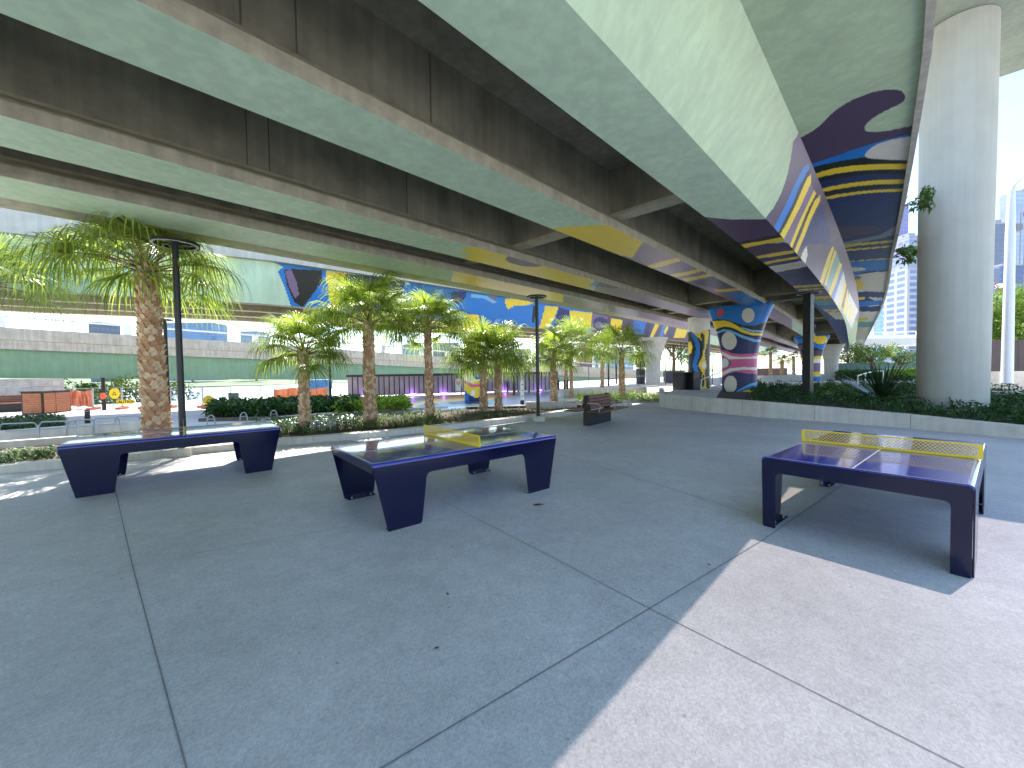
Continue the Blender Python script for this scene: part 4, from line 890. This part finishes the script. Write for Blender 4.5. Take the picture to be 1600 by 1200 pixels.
# timber clad bins
def bins(p, rz, label, n, w_, h, d_, body, lid, name='litter_bin'):
    o = thing(name, p, label, 'bin', rz); g = MB(); g.box((0, 0, h/2), (w_, d_, h)); g.build('body', BLACK, o, False, .01)
    if body:
        for e in (-1, 1):
            g = MB()
            for k in range(9): g.box((w_*.02, e*(d_/2+.012), .10+k*(h-.2)/8), (w_*.86, .02, (h-.2)/8-.012))
            g.build('timber_slats', body, o)
        g = MB()
        for k in range(9): g.box((w_/2+.012, 0, .10+k*(h-.2)/8), (.02, d_*.86, (h-.2)/8-.012))
        g.build('side_slats', body, o)
    g = MB(); g.box((0, 0, h+.03), (w_+.05, d_+.05, .06)); g.build('lid', lid, o, False, .01); return o
bp1 = GZ(65, 646); bins(bp1, R(10), 'left timber-clad bin near the orange barrier', 1, .85, 1.05, .9, WOODL, BLACK)
bp2 = GZ(88, 644); bins(bp2, R(10), 'right timber-clad bin near the orange barrier', 1, .62, 1.05, .9, WOODL, BLACK)
for u, lb in ((1063, 'left black bin in front of the round swirl column'), (1082, 'right black bin in front of the round swirl column')):
    p = GY(u, 600, 24.5); p.z = .40; bins(p, R(30), lb, 1, .64, 1.05, .6, None, BLACK)
# plinth the bins and the round column stand on
g = MB(); P = [GY(u, 600, y) for u, y in ((1030, 22.6), (1130, 22.4), (1150, 30), (1000, 34))]; g.prism([(p.x, p.y) for p in P], 0, .40); tag(g.build('terrace', CONCL), kind='structure')
# temporary fence with signs
def fencepanel(u0, v0, u1, v1, h, label, mesh=True):
    a, b = GZ(u0, v0), GZ(u1, v1); d = b-a; o = thing('fence_panel', a, label, 'fence', math.atan2(d.y, d.x), 'temporary fence panels along the river'); L_ = d.length; g = MB()
    g.tube([(0, 0, 0), (0, 0, h), (L_-.05, 0, h), (L_-.05, 0, 0)], .022, 6); g.tube([(0, 0, .15), (L_-.05, 0, .15)], .018, 6); g.build('frame', STEEL, o, True)
    g = MB(); k = int(L_/.22)
    for i in range(1, k): g.tube([(i*L_/k, 0, .15), (i*L_/k, 0, h)], .005, 4, 0, False)
    for j in range(1, 8): g.tube([(0, 0, j*h/8), (L_-.05, 0, j*h/8)], .004, 4, 0, False)
    g.build('wire_infill', STEEL, o)
    for x in (0, L_-.05): g = MB(); g.box((x, 0, .06), (.2, .6, .12)); g.build('foot_block', mat('orange_block', (190,110,80), .7), o)
us = [-60, 20, 100, 147, 192, 226, 268, 318, 362, 410]
fl = ['left-most', 'second', 'third', 'fourth', 'fifth', 'sixth', 'seventh', 'eighth', 'ninth']
for i in range(9): fencepanel(us[i], 643-i*.9, us[i+1], 642-i*.9, 1.15 if i > 1 else 1.3, fl[i]+' temporary wire fence panel from the left along the riverside')
def board(u, v, w_, h, matl, label, name='sign', txt=None, y=None, poly=None, tcol=None, cat='sign', dz=0):
    yy = y or 21.0; p = GY(u, v, yy); o = thing(name, p, label, cat, R(10)); g = MB()
    if poly: g.plate(poly, (0, 0, 0), (1, 0, 0), (0, 0, 1), .02)
    else: g.box((0, 0, 0), (w_, .02, h))
    g.build('panel', matl, o)
    if txt:
        cu = bpy.data.curves.new('lettering', 'FONT'); cu.body = txt; cu.size = h*.85; cu.align_x = 'CENTER'; cu.align_y = 'CENTER'; cu.extrude = .004; cu.fill_mode = 'BOTH'
        cu.materials.append(tcol or BLACK); cu.offset = h*.01; tt = bpy.data.objects.new('tmp', cu); C.objects.link(tt); bpy.context.view_layer.update()
        me = bpy.data.meshes.new_from_object(tt.evaluated_get(bpy.context.evaluated_depsgraph_get())); bpy.data.objects.remove(tt)
        t_ = bpy.data.objects.new('lettering', me); C.objects.link(t_); t_.parent = o; t_.location = (0, -.022, 0); t_.rotation_euler = (math.pi/2, 0, 0)
    return o
YEL = mat('sign_yellow', (240,205,20), .5, .05); ORG = mat('orange_mesh', (232,140,98), .8, .2, 9, streak=.2)
board(196, 628, .82, .23, YEL, 'yellow sign reading CAUTION on the riverside fence', txt='CAUTION', y=20.6)
def warnsign(u, v, label, r=.24, yy=20.5):
    o = board(u, v, r*2, r*2, YEL, label, y=yy, poly=[(x*r, z*r*1.15) for x, z in ell(0, 0, 1, 1, 0, 10)])
    g = MB(); g.plate([(-.10, -.08), (.10, -.08), (0, .11)], (0, -.012, 0), (1, 0, 0), (0, 0, 1), .01); g.build('triangle', BLACK, o)
    g = MB(); g.plate([(-.05, -.055), (.05, -.055), (0, .05)], (0, -.02, 0), (1, 0, 0), (0, 0, 1), .008); g.build('triangle_centre', YEL, o)
warnsign(179, 615, 'yellow warning sign above the caution board on the fence'); warnsign(326, 626, 'yellow warning sign on the fence right of the largest palm')
o = board(161, 619, .3, .3, mat('orange_disc', (236,96,50), .6), 'round orange disc sign beside the caution fence post', y=20.4, poly=[(x*.14, z*.16) for x, z in ell(0, 0, 1, 1, 0, 12)])
def mesh_barrier(us_, vt, vb, label, yy):
    o = thing('barrier_mesh', (0, 0, 0), label, 'barrier', 0, 'orange safety mesh barriers'); g = MB(); vs = []; n = 12
    for i in range(n+1):
        u = us_[0]+(us_[1]-us_[0])*i/n; a = GY(u, vb+.8*math.sin(i*1.3), yy+.1*math.sin(i*2.)); b = GY(u, vt+1.2*math.sin(i*.9+1), yy+.12*math.sin(i*1.7)); vs += [a, b, a+Vector((0, .03, 0)), b+Vector((0, .03, 0))]
    g.add(vs, [(4*i, 4*i+4, 4*i+5, 4*i+1) for i in range(n)]+[(4*i+2, 4*i+6, 4*i+7, 4*i+3) for i in range(n)]+[(4*i+1, 4*i+5, 4*i+7, 4*i+3) for i in range(n)]); g.build('mesh_sheet', ORG, o)
    g = MB()
    for u in us_: g = MB(); a = GY(u, vb+6, yy-.05); b = GY(u, vt-3, yy-.05); g.tube([a, b], .03, 6); g.build('picket', STEEL, o)
mesh_barrier((100, 145), 611, 635, 'orange mesh barrier right of the timber-clad bins', 22.3)
mesh_barrier((0, 42), 627, 640, 'orange mesh barrier behind the left timber bench', 22.6)
mesh_barrier((428, 512), 607, 626, 'orange mesh barrier behind the dark hedge', 27.)
board(365, 619, .5, .35, mat('grey_box', (120,125,130), .6), 'small grey box sign on a pole by the river', y=21)
# grey debris netting at far left
o = thing('site_screen', (0, 0, 0), 'pale grey site screen along the river behind the timber bins', 'screen'); g = MB(); a = GY(-80, 625, 24.5); b = GY(100, 622, 24.5)
g.box(((a.x+b.x)/2, 24.5, .85), ((b-a).length, .05, 1.7)); g.build('panel', mat('grey_net', (176,172,168), .9, .25, 2, .3, 6), o)
# purple-lit wall
def violet():
    M = mat('ribbed_pale_wall', (150,143,154), .6, .12, 2); return M
o = thing('ribbed_wall', (0, 0, 0), 'long ribbed pale wall with violet uplights under the low ramp', 'wall'); g = MB(); A = GZ(543, 622); B = GZ(870, 611); A.z = B.z = 0; d = (B-A); L_ = d.length; rz = math.atan2(d.y, d.x); k = 46
for i in range(k): c = A+d*((i+.5)/k); g.box((c.x, c.y, .80), (L_/k*.80, .10, 1.35), rz)
g.build('rib', violet(), o); c = A+d*.5; g = MB(); g.box((c.x+.1, c.y+.15, .80), (L_, .06, 1.34), rz); g.box((c.x, c.y, 1.56), (L_+.1, .3, .16), rz); g.build('capping', mat('dark_cap', (60,56,62), .7), o)
EM = bpy.data.materials.new('violet_glow'); EM.use_nodes = True; b = EM.node_tree.nodes['Principled BSDF']; b.inputs['Emission Color'].default_value = (.45, .12, 1, 1); b.inputs['Emission Strength'].default_value = 1.5
for t in (.08, .28, .42, .58, .72, .90):
    c = A+d*t; g = MB(); g.box((c.x+.0, c.y-.16, .14), (.5, .10, .08), rz); g.build('uplight', EM, o)
    ld = bpy.data.lights.new('violet_uplight', 'POINT'); ld.energy = 2.5; ld.color = (.5, .2, 1); ld.shadow_soft_size = .1; lo = bpy.data.objects.new('violet_uplight', ld); C.objects.link(lo); lo.location = (c.x, c.y-.35, .3)
dk = GZ(566, 620); o = thing('doorway', (dk.x, dk.y, 0), 'dark doorway opening in the ribbed wall behind tall palm', 'door', rz); g = MB(); g.box((0, -.12, .78), (1.2, .10, 1.4)); g.build('door_leaf', BLACK, o)
sp_ = GZ(716, 617); o = thing('notice_board', sp_, 'pale blue and pink notice board left of the mural eye column', 'sign', R(15)); g = MB(); g.box((0, 0, .75), (.42, .04, .95)); g.build('panel', mat('pale_board', (200,214,224), .5), o)
g = MB(); g.plate(ell(0, .9, .13, .16), (0, -.03, 0), (1, 0, 0), (0, 0, 1), .01); g.build('emblem', pmat('pink'), o); g = MB(); g.tube([(-.24, 0, 0), (-.24, 0, 1.25)], .03, 6); g.tube([(.24, 0, 0), (.24, 0, 1.25)], .03, 6); g.build('leg', BLACK, o)
# white totem
tp = GZ(816, 632); h = GY(816, 566, tp.y).z; o = thing('totem_sign', tp, 'tall narrow white totem with black marks left of the central lamp', 'sign', .3); g = MB(); g.box((0, 0, h/2+.1), (.14, .14, h-.2)); g.build('column', WHITE, o)
g = MB(); g.box((0, 0, .11), (.16, .16, .22)); g.build('base', BLACK, o)
g = MB()
for k in range(6): g.box((0, -.072, h-.25-.3*k), (.07, .004, .05))
g.build('mark', BLACK, o)
# dark skate/playground frame poles
def pole(u, vb, vt, label, r=.05, matl=BLACK, name='pole', group='thin poles beyond the garden'):
    p = GZ(u, vb); h = GY(u, vt, p.y).z; o = thing(name, p, label, 'pole', 0, group); g = MB(); g.tube([(0, 0, 0), (0, 0, h)], r, 8); g.build('shaft', matl, o, True); g = MB(); g.lathe([(r*2, 0), (r*2, .03)], n=8); g.build('base_plate', matl, o)
for u, vb, vt, lb in ((827, 614, 575, 'short black pole right of the white totem'), (920, 597, 571, 'slender dark pole right of the grey palm'), (1040, 602, 568, 'thin pole left of the black bins'), (1064, 600, 535, 'thin dark pole left of round swirl column'),
                      (1030, 603, 568, 'thin pole right of the flared white pier'), (1047, 600, 540, 'dark pole between flared white pier and bins'), (1113, 600, 567, 'dark post right of the swirl column')): pole(u, vb, vt, lb)
st = GZ(1001, 600); o = thing('speaker_tower', st, 'tall black boxy stack left of the flared white pier', 'equipment', .5); hh = GY(1001, 550, st.y).z; g = MB()
for k in range(4): g.box((0, 0, hh*(k+.5)/4), (.85, .6, hh/4-.04), .02*k)
g.build('box_stack', mat('charcoal', (48,46,52), .6), o, False, .02)
dt = GZ(1080, 598); o = thing('dark_cabinet', GY(1053, 598, 34), 'dark low cabinet behind the black bins', 'cabinet'); g = MB(); g.box((0, 0, .55), (1.6, .6, .9)); g.build('body', mat('plum', (52,46,66), .5), o, False, .02); g = MB(); g.box((0, 0, .06), (1.4, .5, .12)); g.build('plinth', BLACK, o)

# ------------------------------------------------------------------ middle-right background terraces
pxw = pxwall
pxw([(1130, 606), (1300, 601), (1420, 602)], .35, .3, 'long pale terrace wall beyond the right planter')
pxw([(1130, 600), (1210, 596), (1300, 594)], .75, .3, 'white ramp wall beside the second mural pier')
lw = [GZ(u, v, .42) for u, v in ((1268, 616), (1425, 620), (1425, 602), (1268, 600))]
g = MB(); g.add([p for p in lw], [(0, 1, 2, 3)]); tag(g.build('lawn', mat('lawn', (120,140,62), .9, .25, 3, .5, 90)), kind='structure')
groundcover('grass_bed', 'short lawn grass behind the right planter', 'grass', None, .42, 500, 'grass', LIME, .12, world=lw)
groundcover('shrub_bed', 'green shrubs on the terrace right of the far pier', 'shrubs', [(1310, 592), (1435, 592), (1435, 585), (1310, 586)], .3, 500, 'leafy', TREE, .9)
groundcover('shrub_bed', 'yellow-green ground cover left of the tall column far off', 'shrubs', [(1385, 588), (1440, 588), (1440, 583), (1385, 583)], .6, 260, 'leafy', LIME, .7)
# handrails
def handrail(pts, label):
    P = [GZ(u, v, z) for u, v, z in pts]; o = thing('handrail', P[0], label, 'handrail', 0, 'pale handrails on the ramps'); P0 = P[0]; g = MB(); g.tube([p-P0+Vector((0, 0, .95)) for p in P], .035, 6); g.build('rail', WHITE, o, True)
    g = MB()
    for p in P: q = p-P0; g.tube([q, q+Vector((0, 0, .95))], .03, 6)
    g.build('post', WHITE, o)
handrail([(1340, 612, .2), (1352, 606, .3), (1368, 600, .4), (1380, 600, .4)], 'white ramp handrail behind the spiky plant')
handrail([(1385, 589, .4), (1400, 588, .4), (1415, 590, .4)], 'curved pale handrail beside the tall column, far terrace')
handrail([(1096, 618, .1), (1110, 612, .3), (1125, 606, .5)], 'short handrail beside the mural pier')
# far palms & trees under the bridge
def tree(pos, h, rad, label, lm=TREE, seed=0, n=26, m=60, size=.35, th=.3, name='tree', group=None, open_=False):
    random.seed(seed); o = thing(name, pos, label, 'tree', 0, group); g = MB(); g.tube([(0, 0, 0), (.1, 0, h*.3), (0, .1, h*.6)], [th, th*.8, th*.4], 8)
    for k in range(6): a = k*1.05; g.tube([(0, 0, h*(.3+.04*k)), (math.cos(a)*rad*.35, math.sin(a)*rad*.35, h*(.55+.03*k)), (math.cos(a)*rad*.7, math.sin(a)*rad*.7, h*(.72+.03*k))], [th*.4, th*.25, th*.08], 5)
    g.build('trunk', BARK, o, True); g = MB(); crown(g, (0, 0, h*.66), (rad, rad, h*.36), n, m, size); g.build('crown', lm, o); return o
for i, (u, vb, vt, Yd, hw) in enumerate(((1204, 598, 545, 60, 22), (1222, 598, 558, 52, 18), (1148, 600, 560, 62, 18), (1240, 597, 552, 66, 16))):
    random.seed(40+i); palm(u, vb, Yd, u, vt+6, vt-5, hw, ['tallest small far palm behind the mural pier', 'small palm left of the square lamp post far off', 'far palm seen right of mural pier edge', 'far palm just left of second pier'][i], 14, (.22, .18), 'distant palms under the bridge', 50+i)
for i, (u, Yd, h, rd, lb, lm) in enumerate(((1052, 58, 9, 5, 'dark open tree behind the flared white pier', TREE), (1362, 62, 5.5, 3.4, 'small tree beneath bridge end left of towers', TREEL), (1405, 75, 5, 3, 'second small tree beside overpass left of column', TREE),
       (1325, 88, 6, 4, 'dark tree beyond the far pier', TREE))):
    p = GY(u, 600, Yd); p.z = 0; tree(p, h, rd, lb, lm, 60+i, 34, 60, .35 if i else .3)
for i, (u, v, Yd, h, rd, lb) in enumerate(((182, 600, 120, 16, 9, 'leafy tree across the river seen above the ramp rail'), (60, 600, 30, 4.0, 3.0, 'small riverside tree behind the timber bins'), (118, 600, 29, 3.8, 2.8, 'riverside tree above the orange mesh barrier'),
        (215, 600, 29, 3.9, 3.2, 'riverside tree behind the largest palm trunk'), (0, 600, 31, 3.6, 2.4, 'riverside shrub tree at the left picture edge'))):
    p = GY(u, v, Yd); p.z = 0 if Yd < 50 else -1; 
    if Yd < 50: p.z = -2.2
    tree(p, h, rd, lb, TREEL if i else TREE, 80+i, 30, 50, .28 if i else .8, .15 if i else .6)
# far bank buildings and trees seen between the bridges
def glass(name, wall_, win, sx, sz, rough=.25, frac=.25):
    if name in MATS: return MATS[name]
    M = bpy.data.materials.new(name); M.use_nodes = True; t = M.node_tree; n = t.nodes; l = t.links; b = n['Principled BSDF']; co = n.new('ShaderNodeTexCoord')
    wall_, win = [tuple(c*.72 for c in q) for q in (wall_, win)]
    se = n.new('ShaderNodeSeparateXYZ'); l.new(co.outputs['Object'], se.inputs[0]); ad = n.new('ShaderNodeMath'); ad.operation = 'ADD'; l.new(se.outputs[0], ad.inputs[0]); l.new(se.outputs[1], ad.inputs[1])
    def band(src, s_, fr):
        d = n.new('ShaderNodeMath'); d.operation = 'DIVIDE'; l.new(src, d.inputs[0]); d.inputs[1].default_value = s_; f_ = n.new('ShaderNodeMath'); f_.operation = 'FRACT'; l.new(d.outputs[0], f_.inputs[0])
        c = n.new('ShaderNodeMath'); c.operation = 'GREATER_THAN'; l.new(f_.outputs[0], c.inputs[0]); c.inputs[1].default_value = fr; return c.outputs[0]
    mu = n.new('ShaderNodeMath'); mu.operation = 'MULTIPLY'; l.new(band(ad.outputs[0], sx, frac*.6), mu.inputs[0]); l.new(band(se.outputs[2], sz, frac), mu.inputs[1])
    nz_ = n.new('ShaderNodeTexNoise'); nz_.inputs['Scale'].default_value = .12; l.new(co.outputs['Object'], nz_.inputs[0])
    wm = n.new('ShaderNodeMix'); wm.data_type = 'RGBA'; wm.inputs['A'].default_value = lin(win); wm.inputs['B'].default_value = lin(tuple(min(255, c*1.35) for c in win)); l.new(nz_.outputs[0], wm.inputs['Factor'])
    mm = n.new('ShaderNodeMix'); mm.data_type = 'RGBA'; mm.inputs['A'].default_value = lin(wall_); l.new(mu.outputs[0], mm.inputs['Factor']); l.new(wm.outputs['Result'], mm.inputs['B']); l.new(mm.outputs['Result'], b.inputs['Base Color'])
    ro = n.new('ShaderNodeMapRange'); ro.inputs['To Min'].default_value = .7; ro.inputs['To Max'].default_value = rough; l.new(mu.outputs[0], ro.inputs[0]); l.new(ro.outputs[0], b.inputs['Roughness']); MATS[name] = M; return M
def tower(u0, u1, vt, Yd, label, m_, depth=20, rz=0, crown_=True, cat='building', name='tower', zb=-1, roofm=None):
    depth = min(depth, 9 if u0 > 1500 else 14)
    a = GY(u0, vt, Yd); b = GY(u1, vt, Yd); w_ = (b.x-a.x); p = Vector(((a.x+b.x)/2, Yd+depth/2, zb)); h = a.z-zb; o = thing(name, p, label, cat, rz); g = MB(); g.box((0, 0, h/2), (w_, depth, h)); g.build('facade', m_, o)
    g = MB(); g.box((0, 0, h+.5), (w_*.96, depth*.96, 1.0)); 
    if crown_: g.box((w_*.1, 0, h+2.2), (w_*.5, depth*.5, 2.6)); g.box((-w_*.3, 0, h+1.6), (w_*.15, depth*.2, 1.5))
    g.build('roof_plant', roofm or mat('roof_grey', (150,152,158), .7), o); return o
GB = glass('blue_glass', (176,196,224), (120,160,214), 3.2, 3.4, .15, .14); GW = glass('white_ribbed', (226,226,230), (120,138,180), 6, 3.4, .3, .42); GP = glass('pale_grid', (214,206,220), (140,150,196), 4, 3.2, .3, .3); GD = glass('dark_grid', (150,156,168), (112,124,150), 3, 3.3, .2, .3)
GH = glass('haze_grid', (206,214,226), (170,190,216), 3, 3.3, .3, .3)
tower(1392, 1420, 322, 330, 'broad mauve and blue tower behind the bridge edge', glass('mauve_grid', (196,176,206), (136,146,206), 4, 3.2, .2, .3), 30)
tower(1397, 1412, 374, 300, 'blue glass tower left of the tall column', GB, 30)
tower(1412, 1423, 404, 290, 'slim darker blue tower beside the blue glass tower', glass('mid_blue', (90,120,186), (60,96,166), 3, 3.4, .2, .2), 20)
tower(1421, 1442, 370, 250, 'white-edged glass tower touching the left edge of the column', GP, 26)
tower(1418, 1446, 420, 220, 'white ribbed apartment tower low beside column', GW, 20)
tower(1377, 1394, 470, 380, 'hazy white tower at the end of the bridge', GH, 30)
tower(1552, 1575, 350, 260, 'grey office tower right of the column with red sign', GD, 26)
tower(1540, 1562, 420, 200, 'dark low tower behind column right edge', GD, 20)
tower(1585, 1640, 300, 300, 'pale hazy tower at the right picture edge', GH, 30)
tower(1566, 1600, 415, 210, 'dark blue construction tower behind the trees', glass('navy_grid', (120,134,166), (84,102,146), 3, 3.3, .2, .3), 20, crown_=False)
p = GY(1572, 361, 259); g = MB(); g.lathe([(2.4, 0), (2.6, 1), (2.4, 2)], n=14); 
def crane(u, vt, Yd, jib, label, vb=430):
    b = GY(u, vb, Yd); t = GY(u, vt, Yd); o = thing('tower_crane', b, label, 'crane', 0, 'tower cranes on the right'); h = t.z-b.z; g = MB(); s_ = 1.2
    for x in (-s_, s_):
        for y in (-s_, s_): g.tube([(x, y, 0), (x, y, h)], .22, 4)
    for k in range(int(h/2.5)): z = k*2.5; q = s_*(1 if k % 2 else -1); g.tube([(-q, -s_, z), (q, -s_, z+2.5)], .14, 4)
    g.build('mast', mat('crane_white', (110,114,122), .5), o); g = MB(); dx, dz = jib; L_ = math.hypot(dx, dz)
    for of in (0, 1.4): g.tube([(-dx*.15, 0, h+of-dz*.1), (dx, 0, h+dz+of*.4)], .25, 4)
    for k in range(14): t0 = k/14; g.tube([(dx*t0, 0, h+dz*t0+(1.4 if k % 2 else 0)*(1-t0*.6)), (dx*(t0+1/14), 0, h+dz*(t0+1/14)+(0 if k % 2 else 1.4)*(1-t0*.6))], .14, 4)
    g.build('jib', mat('crane_red', (150,80,80), .5), o); g = MB(); g.box((1.2, 0, h+.8), (2, 1.8, 2)); g.build('cab', WHITE, o)
crane(1600, 330, 230, (8, 30), 'white tower crane with raised jib at the right edge'); crane(1556, 450, 180, (9, -10), 'lattice crane leaning beside the column right edge', 520); crane(1428, 318, 320, (6, 9), 'small crane atop the mauve tower', 330)
# overpass on the right with its truck-like parapet
o = thing('overpass', (0, 0, 0), 'pale road overpass below the blue towers', 'bridge'); g = MB(); a = GY(1280, 530, 95); b = GY(1560, 527, 95); g.box(((a.x+b.x)/2, 96, a.z-1.0), (b.x-a.x, 8, 1.4)); g.build('deck', CONCL, o)
g = MB(); g.box(((a.x+b.x)/2, 92, a.z+.1), (b.x-a.x, .3, .8)); 
for k in range(18): x = a.x+(b.x-a.x)*k/17; g.box((x, 91.9, a.z+.75), (.25, .25, 1.0))
g.tube([(a.x, 91.9, a.z+1.2), (b.x, 91.9, a.z+1.2)], .09, 5); g.build('parapet', WHITE, o)
g = MB()
for u in (1345, 1462): q = GY(u, 560, 96); g.box((q.x, 96, (a.z-1.7)/2), (1.6, 1.6, a.z-1.7))
g.build('support', CONCL, o)
# green hoarding and blue-ish band beneath
for u0, u1, Yd, h, col, lb in ((1300, 1480, 84, 2.4, (70,96,84), 'long dark green hoarding below the overpass'), (1545, 1700, 30, 2.6, (74,60,56), 'dark brown slatted fence under the trees at right'), (1160, 1230, 70, 1.6, (150,120,110), 'low brown hoarding behind the mural pier')):
    a = GY(u0, 600, Yd); b = GY(u1, 600, Yd); o = thing('hoarding', (a.x, Yd, 0), lb, 'fence'); g = MB(); zb = .9 if Yd == 30 else 0; k = int((b.x-a.x)/.5)
    for i in range(k): g.box(((b.x-a.x)*(i+.5)/k, .02*(i % 2), zb+h/2), ((b.x-a.x)/k*.96, .06, h))
    g.build('boards', mat('hoard%d' % Yd, col, .7, .15, 1), o); g = MB(); g.box(((b.x-a.x)/2, .08, zb+h*.5), (b.x-a.x, .04, .15)); g.build('rail', STEEL, o)
wall('retaining_wall', [tuple(GY(u, 600, y))[:2] for u, y in ((1500, 26), (1560, 25), (1750, 24))], 1.25, .3, 'pale retaining wall under the brown fence at right', mat('warm_conc', (206,192,176), .8, .1, 3))
wall('planter_wall', [tuple(GZ(u, v, 0))[:2] for u, v in ((1515, 632), (1600, 640), (1760, 655))], .62, .3, 'grey wall at the far side of the right planter')
# trees right
for i, (u, vb, Yd, h, rd, lb) in enumerate(((1562, 560, 36, 7.0, 3.2, 'bushy green tree right of the column'), (1590, 560, 34, 7.4, 3.2, 'leafy tree behind the street light at right'), (1640, 560, 35, 7.2, 3.6, 'leafy tree cut by the right picture edge'))):
    p = GY(u, vb, Yd); p.z = .8; tree(p, h, rd, lb, TREEL, 100+i, 60, 90, .28, .2)
# street light right
sl = GY(1573, 612, 22.0); sl.z = .6; o = thing('street_light', sl, 'tall pale grey curved street light right of the column', 'lamp post'); t = GY(1588, 300, 22); h = t.z-.6; dx = .0; g = MB()
g.tube([(0, 0, 0), (0, 0, h*.8), (0, 0, h), (.12, 0, h+.35), (.45, 0, h+.62), (1.2, 0, h+.8)], [.24, .19, .14, .10, .08, .07], 12); g.build('post', mat('pale_pole', (206,208,212), .5, .05), o, True)
g = MB(); g.box((1.5, 0, h+.8), (.7, .25, .12)); g.build('lamp_head', STEEL, o, False, .02); g = MB(); g.box((.32, 0, h-1.9), (.35, .3, .35)); g.build('control_box', mat('box_grey', (120,115,120), .5), o, False, .02)
# weeds growing from bridge edge
for i, (u, v, Yd, lb) in enumerate(((1415, 325, 12.5, 'leafy weed growing from the bridge edge beside the column'), (1398, 405, 17.5, 'second smaller weed hanging from the bridge edge lower down'))):
    random.seed(70+i); k = [8.9+0*i, 0][0]
    # foot on the parapet edge
    best = min((abs(pix(np.array([BP(a, wedge(a)+.1, 6.1)]))[1][0]-v), a) for a in np.arange(8, 60, .1))[1]; q = Vector(BP(best, wedge(best)+.1, 6.15)); o = thing('weed', q, lb, 'plant'); g = MB(); sc_ = 1.1+.35*i
    for k in range(4): e = Vector((.10+.07*k, -.06*k, rnd(-.1, .3)))*sc_; g.tube([(0, 0, 0), e*.5+Vector((0, 0, .05)), e], [.02, .014, .006], 4)
    g.build('stem', BARK, o); g = MB(); crown(g, (.30*sc_, -.15*sc_, .1*sc_), (.34*sc_, .34*sc_, .3*sc_), 12, 22, .13*sc_); g.build('leaves', TREE, o)
# far bank
for i, (u0, u1, vt, lb, m_) in enumerate(((138, 152, 505, 'small blue-grey building across the river at left', GD), (255, 330, 507, 'wide low glass building across the river behind lamp', GB), (375, 400, 520, 'grey building across the river left of short palm', GH),
     (628, 655, 541, 'white and blue building across river between palms', GB), (676, 715, 538, 'dark blue building across the river behind the palms', GD), (780, 830, 548, 'pale teal building across river behind central lamp', GH), (840, 880, 520, 'grey tower across the river behind the palms', GP),
     (905, 925, 538, 'red and grey building across the river', glass('red_grid', (190,96,70), (120,120,140), 4, 3.4, .4, .5)), (930, 990, 545, 'long pale building across the river behind the far palms', GH), (690, 700, 560, 'narrow white block across river behind eye column', GW))):
    tower(u0, u1, vt, 240+7*i, lb, m_, 14, crown_=False)
for i, (u, Yd, h, rd) in enumerate(((590, 215, 8, 9), (645, 218, 9, 10), (730, 212, 8, 10), (700, 215, 9, 9), (400, 212, 8, 9), (770, 214, 8, 9), (1000, 218, 10, 10), (1090, 150, 12, 9))):
    p = GY(u, 590, Yd); p.z = -1.5; tree(p, h+3, rd, ['tree on far bank right of the tall palm', 'round tree on the far bank left of palm row', 'far-bank tree left of the close palm pair', 'low far-bank tree beside the mural eye column', 'far-bank tree by the short palm', 'far-bank tree beneath the close palm pair crowns', 'far-bank tree left of the flared white pier', 'broad distant tree behind the round swirl column'][i], TREE, 120+i, 22, 40, 1.3, .4)
# blue container
q = GY(497, 606, 33); o = thing('container', (q.x, q.y, 0), 'blue skip container beyond the orange mesh', 'container', .2); g = MB(); g.box((0, 0, .9), (1.9, 1.6, .75)); g.box((0, 0, .55), (1.6, 1.4, .1)); g.build('body', mat('container_blue', (40,110,180), .5), o, False, .03)
g = MB(); [g.box((x, 0, .28), (.15, 1.3, .55)) for x in (-.6, .6)]; g.build('leg', BLACK, o)
